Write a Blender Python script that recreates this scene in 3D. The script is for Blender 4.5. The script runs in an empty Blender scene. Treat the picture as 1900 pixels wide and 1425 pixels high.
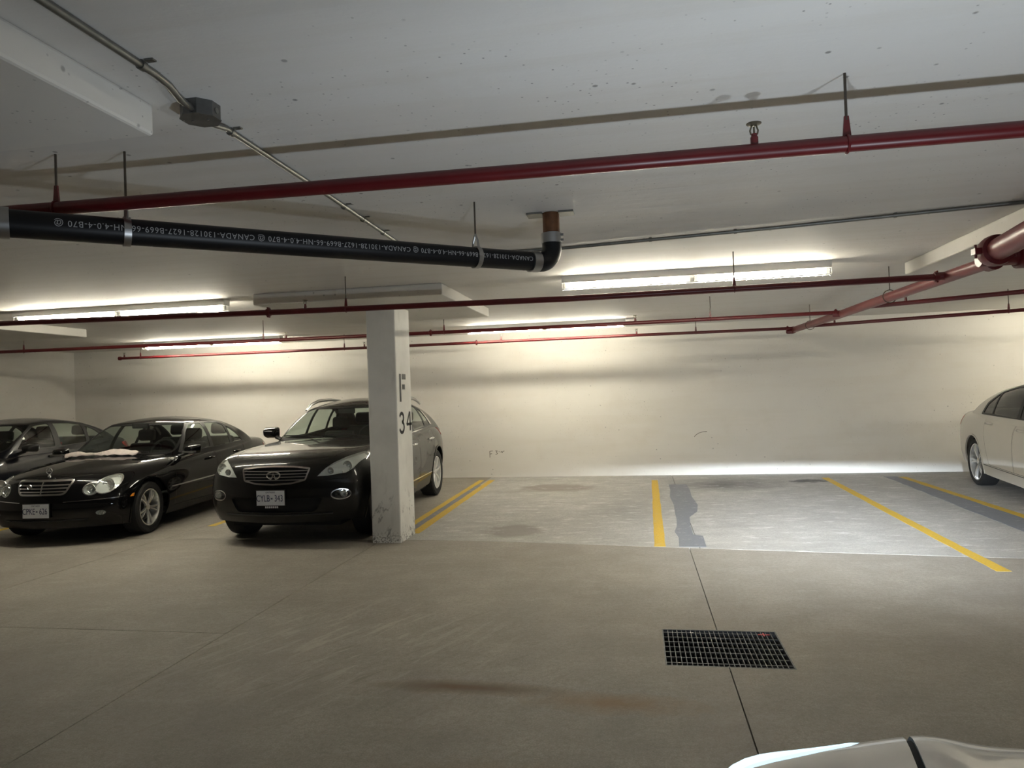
import bpy, bmesh, math, random
import numpy as np
from mathutils import Vector, Matrix

random.seed(7)
PI = math.pi
SC = bpy.context.scene
COL = SC.collection

# ---------------------------------------------------------------- camera, world, headlamp beam, exposure
F_PX, YAW, PITCH, ROLL, CAM_H = 1317.0, 0.17258, 0.0115, -0.03287, 1.575
cam_d = bpy.data.cameras.new('camera')
cam = bpy.data.objects.new('camera', cam_d); COL.objects.link(cam)
cam_d.sensor_fit = 'HORIZONTAL'; cam_d.sensor_width = 36.0
cam_d.lens = F_PX / 1900.0 * 36.0
cam_d.clip_start = 0.02; cam_d.clip_end = 200
def camera_matrix():
    f = Vector((-math.sin(YAW), math.cos(YAW), 0)); r = Vector((math.cos(YAW), math.sin(YAW), 0)); u = Vector((0, 0, 1))
    f2 = math.cos(PITCH)*f + math.sin(PITCH)*u; u2 = math.cos(PITCH)*u - math.sin(PITCH)*f
    r2 = math.cos(ROLL)*r + math.sin(ROLL)*u2; u3 = math.cos(ROLL)*u2 - math.sin(ROLL)*r
    m = Matrix.Identity(4)
    for i in range(3):
        m[i][0] = r2[i]; m[i][1] = u3[i]; m[i][2] = -f2[i]
    m.translation = Vector((0, 0, CAM_H))
    return m
cam.matrix_world = camera_matrix()
SC.camera = cam

wd = bpy.data.worlds.new('world'); SC.world = wd; wd.use_nodes = True
bg = wd.node_tree.nodes['Background']; bg.inputs[0].default_value = (0.9, 0.85, 0.75, 1); bg.inputs[1].default_value = 0.02

SC.view_settings.view_transform = 'Standard'; SC.view_settings.look = 'None'
SC.view_settings.gamma = 1.0; SC.view_settings.use_curve_mapping = False
SC.view_settings.exposure = 1.72

TUBE_STRENGTH = 34.0
TUBE_COLOR = (1.0, 0.94, 0.775, 1)
# low beams of the silver car in the foreground: a flat bundle just below its cut-off plus weak stray light
def headlamp(name, loc, power):
    ld = bpy.data.lights.new(name, 'POINT'); ld.energy = power; ld.shadow_soft_size = 0.05; ld.color = (0.80, 0.90, 1.0)
    ld.use_nodes = True
    nt = ld.node_tree; N = nt.nodes; L = nt.links
    em = N.get('Emission') or N.new('ShaderNodeEmission')
    geo = N.new('ShaderNodeNewGeometry'); sep = N.new('ShaderNodeSeparateXYZ')
    L.new(geo.outputs['Incoming'], sep.inputs[0])
    def mth(op, a, b=None, c=None, clamp=False):
        n = N.new('ShaderNodeMath'); n.operation = op; n.use_clamp = clamp
        for i, v in enumerate((a, b, c)):
            if v is None: continue
            if hasattr(v, 'is_linked') or hasattr(v, 'links'): L.new(v, n.inputs[i])
            else: n.inputs[i].default_value = v
        return n.outputs[0]
    fx, fy, fz = sep.outputs
    S = HEADLAMP_SIGN
    el = mth('MULTIPLY', fz, S); az = mth('MULTIPLY', fx, S); fw = mth('MULTIPLY', fy, S)
    # elevation window: soft cut-off at CUT, gaussian fall-off below it
    d = mth('SUBTRACT', el, -0.062)
    cut = mth('MULTIPLY_ADD', d, -1/0.010, 0.5, clamp=True)
    g = mth('EXPONENT', mth('MULTIPLY', mth('POWER', mth('ABSOLUTE', mth('DIVIDE', mth('ADD', el, 0.125), 0.062)), 2.0), -1.0))
    ga = mth('EXPONENT', mth('MULTIPLY', mth('POWER', mth('ABSOLUTE', mth('DIVIDE', mth('ADD', az, -0.16), 0.20)), 2.0), -1.0))
    fwd = mth('GREATER_THAN', fw, 0.0)
    beam = mth('MULTIPLY', mth('MULTIPLY', cut, g), mth('MULTIPLY', ga, fwd))
    soft = mth('MULTIPLY_ADD', fw, 2.0, 0.3, clamp=True)
    stray = mth('MULTIPLY', mth('MULTIPLY', soft, HEADLAMP_STRAY), mth('MULTIPLY_ADD', el, 3.0, 0.75, clamp=True))
    tot = mth('ADD', mth('MULTIPLY', beam, 1.0), stray)
    L.new(tot, em.inputs['Strength'])
    out = [n for n in N if n.type == 'OUTPUT_LIGHT'][0]
    L.new(em.outputs[0], out.inputs[0])
    o = bpy.data.objects.new(name, ld); COL.objects.link(o); o.location = loc
    return o
HEADLAMP_SIGN = 1.0
HEADLAMP_STRAY = 0.0057
headlamp('headlamp_beam', (0.24, 1.42, 0.90), 3000.0)
headlamp('headlamp_beam', (1.42, 1.42, 0.90), 3000.0)

# ---------------------------------------------------------------- materials
MATS = {}
def new_mat(name):
    m = bpy.data.materials.new(name); m.use_nodes = True; MATS[name] = m
    return m, m.node_tree.nodes, m.node_tree.links, m.node_tree.nodes['Principled BSDF']
def simple(name, col, rough=0.5, metal=0.0, coat=0.0, noise=0.0, scale=20.0, bump=0.0, spec=None):
    m, N, L, B = new_mat(name)
    B.inputs['Base Color'].default_value = (*col, 1); B.inputs['Roughness'].default_value = rough
    B.inputs['Metallic'].default_value = metal
    if coat: B.inputs['Coat Weight'].default_value = coat; B.inputs['Coat Roughness'].default_value = 0.03
    if spec is not None: B.inputs['Specular IOR Level'].default_value = spec
    if noise or bump:
        tc = N.new('ShaderNodeTexCoord'); nz = N.new('ShaderNodeTexNoise'); nz.inputs['Scale'].default_value = scale; nz.inputs['Detail'].default_value = 5
        L.new(tc.outputs['Object'], nz.inputs['Vector'])
        if noise:
            hs = N.new('ShaderNodeMix'); hs.data_type = 'RGBA'; hs.blend_type = 'MULTIPLY'; hs.inputs[0].default_value = noise
            cr = N.new('ShaderNodeValToRGB'); cr.color_ramp.elements[0].position = .3; cr.color_ramp.elements[1].position = .7
            cr.color_ramp.elements[0].color = (.35, .35, .35, 1)
            L.new(nz.outputs['Fac'], cr.inputs[0]); hs.inputs[6].default_value = (*col, 1); L.new(cr.outputs[0], hs.inputs[7])
            L.new(hs.outputs[2], B.inputs['Base Color'])
        if bump:
            bp = N.new('ShaderNodeBump'); bp.inputs['Strength'].default_value = bump; bp.inputs['Distance'].default_value = .01
            L.new(nz.outputs['Fac'], bp.inputs['Height']); L.new(bp.outputs[0], B.inputs['Normal'])
    return m
class NB:
    """small node-graph helper working on world position"""
    def __init__(s, name):
        s.m, s.N, s.L, s.B = new_mat(name)
        g = s.N.new('ShaderNodeNewGeometry'); s.pos = g.outputs['Position']
    def mapped(s, scale=(1, 1, 1), loc=(0, 0, 0), rot=(0, 0, 0)):
        n = s.N.new('ShaderNodeMapping'); n.vector_type = 'TEXTURE'; n.inputs['Scale'].default_value = tuple(1.0/v for v in scale); n.inputs['Location'].default_value = loc; n.inputs['Rotation'].default_value = rot
        s.L.new(s.pos, n.inputs[0]); return n.outputs[0]
    def noise(s, scale, detail=4, vec=None, rough=.55, dist=0):
        n = s.N.new('ShaderNodeTexNoise'); n.inputs['Scale'].default_value = scale; n.inputs['Detail'].default_value = detail
        n.inputs['Roughness'].default_value = rough; n.inputs['Distortion'].default_value = dist
        s.L.new(vec or s.pos, n.inputs['Vector']); return n.outputs['Fac']
    def voronoi(s, scale, vec=None):
        n = s.N.new('ShaderNodeTexVoronoi'); n.inputs['Scale'].default_value = scale; s.L.new(vec or s.pos, n.inputs['Vector']); return n.outputs['Distance']
    def ramp(s, x, stops):
        n = s.N.new('ShaderNodeValToRGB'); e = n.color_ramp.elements
        while len(e) < len(stops): e.new(.5)
        for k, (p, c) in enumerate(stops):
            e[k].position = p; e[k].color = (*(c if hasattr(c, '__len__') else (c, c, c)), 1)
        s.L.new(x, n.inputs[0]); return n.outputs[0]
    def math(s, op, a, b=None, clamp=False):
        n = s.N.new('ShaderNodeMath'); n.operation = op; n.use_clamp = clamp
        for i, v in enumerate((a, b)):
            if v is None: continue
            if isinstance(v, (int, float)): n.inputs[i].default_value = v
            else: s.L.new(v, n.inputs[i])
        return n.outputs[0]
    def mix(s, f, a, b, mode='MIX'):
        n = s.N.new('ShaderNodeMix'); n.data_type = 'RGBA'; n.blend_type = mode
        for i, v in ((0, f), (6, a), (7, b)):
            if isinstance(v, (int, float)): n.inputs[i].default_value = v
            elif isinstance(v, tuple): n.inputs[i].default_value = (*v, 1)
            else: s.L.new(v, n.inputs[i])
        return n.outputs[2]
    def blob(s, cx, cy, rx, ry, soft=.5, nscale=3.0, namp=.6, rot=0.0):
        """mask of an irregular stain around (cx, cy)"""
        mp = s.N.new('ShaderNodeMapping'); mp.vector_type = 'TEXTURE'
        mp.inputs['Location'].default_value = (cx, cy, 0); mp.inputs['Rotation'].default_value = (0, 0, rot); mp.inputs['Scale'].default_value = (rx, ry, 1e4)
        s.L.new(s.pos, mp.inputs[0])
        ln = s.N.new('ShaderNodeVectorMath'); ln.operation = 'LENGTH'; s.L.new(mp.outputs[0], ln.inputs[0])
        nz = s.noise(nscale, 5)
        d = s.math('ADD', ln.outputs['Value'], s.math('MULTIPLY', s.math('SUBTRACT', nz, .5), namp*2))
        mr = s.N.new('ShaderNodeMapRange'); mr.inputs[1].default_value = 1.0; mr.inputs[2].default_value = 1.0 - soft
        mr.inputs[3].default_value = 0; mr.inputs[4].default_value = 1; s.L.new(d, mr.inputs[0])
        return mr.outputs[0]
    def bump(s, h, strength, dist=.01):
        bp = s.N.new('ShaderNodeBump'); bp.inputs['Strength'].default_value = strength; bp.inputs['Distance'].default_value = dist
        s.L.new(h, bp.inputs['Height']); s.L.new(bp.outputs[0], s.B.inputs['Normal'])
    def out(s, col, rough):
        if isinstance(col, tuple): s.B.inputs['Base Color'].default_value = (*col, 1)
        else: s.L.new(col, s.B.inputs['Base Color'])
        if isinstance(rough, float): s.B.inputs['Roughness'].default_value = rough
        else: s.L.new(rough, s.B.inputs['Roughness'])
        return s.m

def mat_floor(name, base, light, worn):
    n = NB(name)
    big = n.noise(.55, 7, dist=.8, rough=.65); mid = n.noise(2.6, 9, rough=.72); streak = n.noise(2.6, 8, vec=n.mapped((.9, 3.0, 1), rot=(0, 0, .12)), rough=.7)
    fine = n.noise(120, 3, rough=.7); gr_ = n.noise(34, 6, rough=.75)
    c = n.mix(n.ramp(big, [(.32, 0.), (.68, 1.)]), base, light)
    c = n.mix(n.math('MULTIPLY', n.ramp(mid, [(.36, 1.), (.60, 0.)]), .5), c, tuple(v*.70 for v in base))
    c = n.mix(n.math('MULTIPLY', n.ramp(streak, [(.54, 0.), (.70, 1.)]), worn), c, tuple(min(1, v*1.45) for v in light))
    c = n.mix(n.math('MULTIPLY', n.ramp(streak, [(.30, 1.), (.44, 0.)]), .3), c, tuple(v*.62 for v in base))
    c = n.mix(n.math('MULTIPLY', n.ramp(gr_, [(.36, 1.), (.56, 0.)]), .50), c, tuple(v*.58 for v in base))
    c = n.mix(n.math('MULTIPLY', n.ramp(fine, [(.35, 1.), (.58, 0.)]), .50), c, tuple(v*.45 for v in base))
    c = n.mix(n.math('MULTIPLY', n.ramp(fine, [(.60, 0.), (.72, 1.)]), .35), c, tuple(min(1, v*1.6) for v in light))
    return n, c, fine, streak
n, c, fine, streak = mat_floor('aisle_concrete', (.285, .258, .220), (.365, .335, .290), .25)
arc = n.noise(2.2, 6, vec=n.mapped((1.1, 7.0, 1), rot=(0, 0, 1.15)))
c = n.mix(n.math('MULTIPLY', n.math('MULTIPLY', n.ramp(arc, [(.54, 0.), (.60, 1.)]), n.blob(-1.9, 4.3, 1.5, 1.3, .8, 2, .4)), .40), c, (.44, .40, .34))
arc2 = n.noise(2.0, 6, vec=n.mapped((1.0, 9.0, 1), rot=(0, 0, .95)), rough=.7)
c = n.mix(n.math('MULTIPLY', n.math('MULTIPLY', n.ramp(arc2, [(.36, 1.), (.44, 0.)]), n.blob(-1.5, 4.0, 1.9, 1.5, .8, 2, .4)), .45), c, (.13, .115, .095))
c = n.mix(n.math('MULTIPLY', n.blob(-.95, 3.72, .62, .10, .8, 4, .35), .9), c, (.10, .05, .015))
c = n.mix(n.math('MULTIPLY', n.blob(-.15, 3.60, .5, .15, .9, 6, .5), .7), c, (.21, .11, .03))
c = n.mix(n.math('MULTIPLY', n.blob(-.6, 2.85, .6, .18, .9, 8, .5), .35), c, (.22, .13, .05))
c = n.mix(n.math('MULTIPLY', n.blob(2.4, 5.6, .8, .25, .9, 3, .5), .3), c, (.16, .145, .13))
n.bump(n.math('ADD', fine, n.math('MULTIPLY', streak, .5)), .25, .004)
n.out(c, n.ramp(fine, [(.3, .62), (.7, .85)]))
n, c, fine, streak = mat_floor('bay_concrete', (.40, .388, .362), (.50, .488, .46), .6)
c = n.mix(n.math('MULTIPLY', n.blob(-1.3, 11.25, .66, .5, .35, 3, .45), .8), c, (.21, .185, .155))
c = n.mix(n.math('MULTIPLY', n.blob(-2.0, 10.9, .6, .3, .9, 3, .5), .4), c, (.2, .19, .16))
c = n.mix(n.math('MULTIPLY', n.blob(-1.42, 7.93, .38, .38, .3, 4, .35), .75), c, (.22, .20, .175))
c = n.mix(n.math('MULTIPLY', n.blob(1.35, 11.45, .95, .8, .9, 3, .5), .8), c, (.10, .10, .10))
c = n.mix(n.math('MULTIPLY', n.blob(2.62, 11.75, .32, .2, .3, 8, .8), .85), c, (.05, .05, .05))
c = n.mix(n.math('MULTIPLY', n.blob(-.2, 9.2, .5, .9, 1.0, 5, .6), .35), c, (.20, .20, .19))
white = n.noise(3.2, 7, vec=n.mapped((1, 2.6, 1)), rough=.75)
c = n.mix(n.math('MULTIPLY', n.ramp(white, [(.55, 0.), (.68, 1.)]), .6), c, (.68, .68, .67))
n.bump(n.math('ADD', fine, streak), .25, .004)
n.out(c, n.ramp(fine, [(.3, .6), (.7, .85)]))

def mat_white_concrete(name, base, speck, board, mode):
    n = NB(name)
    big = n.noise(.5, 5); mid = n.noise(2.5, 6)
    c = n.mix(n.ramp(big, [(.3, 0.), (.7, 1.)]), base, tuple(v*.93 for v in base))
    c = n.mix(n.math('MULTIPLY', n.ramp(mid, [(.55, 0.), (.75, 1.)]), .25), c, tuple(v*w for v, w in zip(base, (.80, .76, .70))))
    v = n.voronoi(7.0); sparse = n.noise(.9, 3)
    sp = n.math('MULTIPLY', n.ramp(v, [(.05, 1.), (.085, 0.)]), n.ramp(sparse, [(.46, 0.), (.54, 1.)]))
    v2 = n.voronoi(26.0); sp2 = n.math('MULTIPLY', n.ramp(v2, [(.07, 1.), (.14, 0.)]), n.ramp(n.noise(1.7, 4), [(.50, 0.), (.60, 1.)]))
    c = n.mix(n.math('MULTIPLY', n.math('ADD', sp, sp2, clamp=True), speck), c, (.22, .21, .2))
    if mode == 'ceiling': bv = n.mapped((.35, 5.5, 1))
    else: bv = n.mapped((.4, 1, 3.5))
    bd = n.noise(1.6, 5, vec=bv)
    c = n.mix(n.math('MULTIPLY', n.ramp(bd, [(.38, 1.), (.52, 0.)]), board), c, tuple(v*w for v, w in zip(base, (.72, .66, .56))))
    n.bump(n.math('ADD', n.math('MULTIPLY', bd, 1.5), n.math('SUBTRACT', n.noise(14, 4), n.math('MULTIPLY', sp, .8))), .25, .006)
    return n.out(c, .7)
mat_white_concrete('ceiling_paint', (.72, .70, .665), .85, .12, 'ceiling')
mat_white_concrete('wall_paint', (.77, .745, .695), .6, .10, 'wall')
n = NB('pillar_paint')
c = n.mix(n.ramp(n.noise(3, 5), [(.4, 0.), (.7, 1.)]), (.80, .79, .75), (.70, .69, .65))
zz = n.N.new('ShaderNodeSeparateXYZ'); n.L.new(n.pos, zz.inputs[0])
low = n.math('MULTIPLY', n.ramp(zz.outputs[2], [(.02, 1.), (.12, .55)]), n.ramp(zz.outputs[2], [(.38, 1.), (.62, 0.)]))
sc1 = n.noise(14, 7, vec=n.mapped((1, 1, .45), rot=(0, .5, 0)), rough=.7)
c = n.mix(n.math('MULTIPLY', low, n.ramp(sc1, [(.56, 0.), (.62, 1.)])), c, (.10, .10, .10))
sc2 = n.noise(45, 5); edge = n.ramp(zz.outputs[2], [(.03, 1.), (.14, 0.)])
c = n.mix(n.math('MULTIPLY', edge, n.ramp(sc2, [(.50, 0.), (.60, 1.)])), c, (.25, .24, .22))
sc3 = n.noise(8, 4, vec=n.mapped((1, 1, .2)))
c = n.mix(n.math('MULTIPLY', n.ramp(sc3, [(.60, 0.), (.72, 1.)]), .25), c, (.45, .43, .39))
n.bump(n.noise(9, 4), .2, .006); n.out(c, .6)

def mat_paint_mark(name, col, under, wear):
    n = NB(name)
    w = n.noise(9, 6, rough=.7); f = n.noise(70, 3)
    c = n.mix(n.ramp(f, [(.35, 0.), (.65, 1.)]), tuple(v*.82 for v in col), col)
    c = n.mix(n.math('MULTIPLY', n.ramp(w, [(.56, 0.), (.66, 1.)]), wear), c, under)
    return n.out(c, .65)
mat_paint_mark('yellow_paint', (.62, .40, .035), (.50, .40, .18), .6)
mat_paint_mark('grey_paint', (.20, .21, .235), (.36, .36, .36), .5)

simple('sprinkler_red', (.115, .009, .011), .36, 0, 0, noise=.35, scale=9)
simple('sprinkler_red_main', (.17, .026, .026), .38, 0, 0, noise=.3, scale=6)
simple('rod_steel', (.10, .085, .07), .5, .8)
simple('brass_dark', (.16, .14, .10), .4, .8)
simple('galvanised', (.25, .25, .235), .45, .9, noise=.35, scale=25)
simple('box_steel', (.17, .17, .165), .48, .8, noise=.45, scale=18)
simple('clamp_steel', (.42, .42, .42), .35, 1.0)
simple('pipe_black', (.005, .005, .006), .42, spec=.3)
simple('pipe_print', (.33, .33, .33), .6)
simple('copper_rust', (.20, .085, .035), .6, .3, noise=.8, scale=22)
simple('fixture_white', (.74, .73, .70), .45)
simple('socket_white', (.6, .6, .58), .5)
simple('wire_white', (.7, .7, .68), .4)
simple('stencil_black', (.02, .02, .02), .6)
simple('grate_steel', (.12, .125, .135), .55, .55, noise=.5, scale=30)
simple('pit_dark', (.03, .03, .028), .9)
simple('mark_grey', (.13, .12, .10), .8); simple('red_mark', (.65, .10, .10), .6)
simple('joint_dark', (.05, .045, .04), .95)
def emissive(name, col, strength):
    m, N, L, B = new_mat(name)
    B.inputs['Base Color'].default_value = (*col[:3], 1); B.inputs['Emission Color'].default_value = col; B.inputs['Emission Strength'].default_value = strength
    return m
emissive('tube_glow', TUBE_COLOR, TUBE_STRENGTH); emissive('lit_lens', (.62, .84, .95, 1), .40)

# ---------------------------------------------------------------- mesh helpers
class MB:
    def __init__(s): s.v = []; s.f = []
    def add(s, vs, fs):
        o = len(s.v); s.v += [tuple(p) for p in vs]; s.f += [tuple(i+o for i in f) for f in fs]; return s
    def box(s, x0, x1, y0, y1, z0, z1):
        return s.add([(x0, y0, z0), (x1, y0, z0), (x1, y1, z0), (x0, y1, z0), (x0, y0, z1), (x1, y0, z1), (x1, y1, z1), (x0, y1, z1)],
                     [(0, 3, 2, 1), (4, 5, 6, 7), (0, 1, 5, 4), (1, 2, 6, 5), (2, 3, 7, 6), (3, 0, 4, 7)])
    def tube(s, pts, r, n=12, caps=True):
        P = [Vector(p) for p in pts]; k = len(P); rr = r if hasattr(r, '__len__') else [r]*k
        T = []
        for i in range(k):
            t = (P[min(i+1, k-1)] - P[max(i-1, 0)]).normalized(); T.append(t)
        a = Vector((0, 0, 1)) if abs(T[0].z) < .9 else Vector((1, 0, 0))
        u = (a - T[0]*a.dot(T[0])).normalized(); vs = []
        for i in range(k):
            u = (u - T[i]*u.dot(T[i])).normalized(); w = T[i].cross(u)
            for j in range(n):
                q = 2*PI*j/n; vs.append(P[i] + (u*math.cos(q) + w*math.sin(q))*rr[i])
        fs = [(i*n+j, i*n+(j+1) % n, (i+1)*n+(j+1) % n, (i+1)*n+j) for i in range(k-1) for j in range(n)]
        if caps: fs += [tuple(reversed(range(n))), tuple((k-1)*n+j for j in range(n))]
        return s.add(vs, fs)
    def lathe(s, prof, origin=(0, 0, 0), axis='z', n=20):
        """prof: list of (radius, along)"""
        vs = []
        for (r, h) in prof:
            for j in range(n):
                q = 2*PI*j/n; a, b = r*math.cos(q), r*math.sin(q)
                p = {'z': (a, b, h), 'x': (h, a, b), 'y': (b, h, a)}[axis]
                vs.append(tuple(p[i]+origin[i] for i in range(3)))
        k = len(prof)
        fs = [(i*n+j, i*n+(j+1) % n, (i+1)*n+(j+1) % n, (i+1)*n+j) for i in range(k-1) for j in range(n)]
        fs += [tuple(reversed(range(n))), tuple((k-1)*n+j for j in range(n))]
        return s.add(vs, fs)
    def torus(s, c, R, r, axis='y', n=20, m=8, a0=0, a1=2*PI):
        full = abs(a1-a0-2*PI) < 1e-6; k = n if full else n+1; vs = []
        for i in range(k):
            q = a0+(a1-a0)*i/n
            for j in range(m):
                t = 2*PI*j/m; d = R+r*math.cos(t); h = r*math.sin(t); a, b = d*math.cos(q), d*math.sin(q)
                p = {'z': (a, b, h), 'x': (h, a, b), 'y': (b, h, a)}[axis]; vs.append(tuple(p[i2]+c[i2] for i2 in range(3)))
        fs = []
        for i in range(n):
            i2 = (i+1) % k
            fs += [(i*m+j, i*m+(j+1) % m, i2*m+(j+1) % m, i2*m+j) for j in range(m)]
        return s.add(vs, fs)
    def prism(s, poly, z0, z1):
        k = len(poly); vs = [(x, y, z0) for x, y in poly] + [(x, y, z1) for x, y in poly]
        return s.add(vs, [tuple(reversed(range(k))), tuple(range(k, 2*k))] + [(i, (i+1) % k, k+(i+1) % k, k+i) for i in range(k)])
    def mesh(s, name, mat, smooth=False, fix=True):
        me = bpy.data.meshes.new(name); me.from_pydata(s.v, [], s.f)
        if fix:
            bm = bmesh.new(); bm.from_mesh(me); bmesh.ops.recalc_face_normals(bm, faces=bm.faces); bm.to_mesh(me); bm.free()
        if mat: me.materials.append(MATS[mat])
        if smooth:
            me.polygons.foreach_set('use_smooth', [True]*len(me.polygons))
            try: me.set_sharp_from_angle(angle=math.radians(40))
            except Exception: pass
        me.update(); return me
    def build(s, name, mat, parent=None, smooth=False, fix=True):
        return link(name, s.mesh(name, mat, smooth, fix), parent)
def link(name, data, parent=None):
    o = bpy.data.objects.new(name, data); COL.objects.link(o)
    if parent: o.parent = parent
    return o
def tag(o, label=None, cat=None, group=None, kind=None):
    if label: o['label'] = label
    if cat: o['category'] = cat
    if group: o['group'] = group
    if kind: o['kind'] = kind
    return o
def empty(name, loc, label=None, cat=None, group=None, rz=0.0, ry=0.0):
    o = bpy.data.objects.new(name, None); COL.objects.link(o); o.location = loc; o.rotation_euler = (0, ry, rz); o.empty_display_size = .2
    return tag(o, label, cat, group)
def bevel_mesh(me, w, seg=2):
    bm = bmesh.new(); bm.from_mesh(me)
    bmesh.ops.bevel(bm, geom=list(bm.edges), offset=w, segments=seg, affect='EDGES', profile=.5)
    bm.to_mesh(me); bm.free(); return me
def text_mesh(body, size, extrude=.001, align='CENTER', space=1.0):
    cu = bpy.data.curves.new('lettering', 'FONT'); cu.body = body; cu.size = size; cu.extrude = extrude; cu.align_x = align; cu.align_y = 'CENTER'; cu.space_character = space
    cu.resolution_u = 3
    o = bpy.data.objects.new('lettering', cu); COL.objects.link(o)
    dg = bpy.context.evaluated_depsgraph_get(); me = bpy.data.meshes.new_from_object(o.evaluated_get(dg))
    bpy.data.objects.remove(o); bpy.data.curves.remove(cu); return me
def remap(me, fn):
    for v in me.vertices: v.co = fn(v.co)
    me.update(); return me
# ---------------------------------------------------------------- the room
ZC = 2.66                 # ceiling height
WY = 12.65                # back wall
YS, SL = 7.4, 0.008       # bays rise gently towards the wall
XL, XR, YN = -11.2, 12.0, -8.0
def zf(y): return SL*max(0.0, y-YS)

floor = MB().box(XL, XR, YN, WY, -.75, -.70).build('floor', 'joint_dark'); tag(floor, 'concrete garage floor of jointed slabs', kind='structure')
GX0, GX1, GY0, GY1 = .112, .818, 4.118, 4.737        # drain opening
JT = [(XL, 7.46), (-5.5, 7.46), (-2.8, 7.45), (-1.82, 7.43), (.5, 7.12), (1.98, 6.93), (3.1, 6.8), (6.0, 6.5), (XR, 6.2)]
def jy(x):
    for (a, b), (c, d) in zip(JT, JT[1:]):
        if a <= x <= c: return b+(d-b)*(x-a)/(c-a)
    return JT[-1][1]
def slab(name, mat, cells):
    """cells: list of 4-point plan quads, made one slab with a real edge"""
    m = MB()
    for q in cells:
        top = [(x, y, zf(y)) for x, y in q]; bot = [(x, y, -.12) for x, y in q]
        m.add(top+bot, [(0, 1, 2, 3), (7, 6, 5, 4)]+[(i, 4+i, 4+(i+1) % 4, (i+1) % 4) for i in range(4)])
    return m.build(name, mat, floor)
G = .0035
def strip(x0, x1, yfun0, yfun1, n=6):
    """quads between two curves of y"""
    out = []
    for k in range(n):
        a = x0+(x1-x0)*k/n; b = x0+(x1-x0)*(k+1)/n
        out.append([(a, yfun0(a)), (b, yfun0(b)), (b, yfun1(b)), (a, yfun1(a))])
    return out
cst = lambda v: (lambda x: v)
for (a, b) in ((XL, -5.45), (-5.45, -2.64), (-2.64, .56), (.56, 6.0), (6.0, XR)):
    cs = strip(a+G, b-G, lambda x: jy(x)+G, lambda x: max(jy(x)+G*2, 7.4+.07), 6)
    cs += strip(a+G, b-G, lambda x: max(jy(x)+G*2, 7.47), cst(WY), 1)
    slab('slab', 'bay_concrete' if a > -3 else 'aisle_concrete', cs)
def aisle(x0, x1, y0, hole=None, y1=None):
    top = (lambda x: jy(x)-G) if y1 is None else cst(y1-G)
    cs = []
    if hole is None: cs = strip(x0+G, x1-G, cst(y0+G), top, 8)
    else:
        hx0, hx1 = hole
        cs = strip(x0+G, x1-G, cst(y0+G), cst(GY0), 1)
        if hx0 - x0 > .02: cs += strip(x0+G, hx0, cst(GY0), cst(GY1), 1)
        if x1 - hx1 > .02: cs += strip(hx1, x1-G, cst(GY0), cst(GY1), 1)
        cs += strip(x0+G, x1-G, cst(GY1), top, 8)
    slab('slab', 'aisle_concrete', cs)
aisle(XL, -5.5, 4.43); aisle(XL, -5.5, YN, y1=4.43)
aisle(-5.5, -2.8, 4.43); aisle(-5.5, -2.8, YN, y1=4.43)
aisle(-2.8, .46, YN, hole=(GX0, .46)); aisle(.46, 6.0, YN, hole=(.46, GX1)); aisle(6.0, XR, YN)
# drain pit under the grate
pit = MB(); d = .5
pit.box(GX0-.05, GX0, GY0-.05, GY1+.05, -d, -.002); pit.box(GX1, GX1+.05, GY0-.05, GY1+.05, -d, -.002)
pit.box(GX0, GX1, GY0-.05, GY0, -d, -.002); pit.box(GX0, GX1, GY1, GY1+.05, -d, -.002); pit.box(GX0, GX1, GY0, GY1, -d-.05, -d)
pit.build('drain_pit', 'pit_dark', floor)

ceil = MB().box(XL-.3, XR+.3, YN-.3, WY+.3, ZC, ZC+.25).build('ceiling', 'ceiling_paint'); tag(ceil, 'white painted concrete ceiling slab', kind='structure')
def wall(name, lab, b):
    o = MB().box(*b).build(name, 'wall_paint'); tag(o, lab, kind='structure'); return o
wb_ = wall('wall_back', 'cream painted concrete back wall', (XL-.3, XR+.3, WY, WY+.3, -.7, ZC))
wall('wall_left', 'cream painted side wall left of the dark cars', (XL-.3, XL, YN-.3, WY, -.7, ZC))
wall('wall_added_right', 'unseen cream wall added on the right to bounce light', (XR, XR+.3, YN-.3, WY, -.7, ZC))  # added out of view: closes the open right side so light bounces back
wall('wall_added_front', 'unseen cream wall added behind the viewer to bounce light', (XL, XR, YN-.3, YN, -.7, ZC))  # added enclosure, the garage really runs on; returns light from behind the camera

def wall_mark(strokes, w, name, mat='mark_grey'):
    m = MB()
    for pts in strokes:
        for (a, b), (c, d2) in zip(pts, pts[1:]):
            L = math.hypot(c-a, d2-b) or 1; nx, nz = -(d2-b)/L*w/2, (c-a)/L*w/2
            q = [(a+nx, b+nz), (a-nx, b-nz), (c-nx, d2-nz), (c+nx, d2+nz)]
            m.add([(x, WY-.0005, z) for x, z in q]+[(x, WY-.002, z) for x, z in q], [(0, 1, 2, 3), (7, 6, 5, 4), (0, 4, 5, 1), (1, 5, 6, 2), (2, 6, 7, 3), (3, 7, 4, 0)])
    o = m.build(name, mat, wb_); o['kind'] = 'stuff'; return o
wall_mark([[(-2.655, .40), (-2.655, .515), (-2.60, .52)], [(-2.655, .465), (-2.615, .47)], [(-2.555, .52), (-2.515, .52), (-2.535, .495), (-2.51, .47), (-2.55, .455)], [(-2.49, .505), (-2.475, .505)],
           [(-2.455, .49), (-2.44, .51), (-2.425, .485), (-2.41, .51), (-2.385, .515)]], .010, 'scribble')['label'] = 'faint dark handwritten scribble'
wall_mark([[(.965, .70), (1.0, .735), (1.05, .765), (1.11, .783), (1.18, .785)]], .009, 'scuff')

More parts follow.
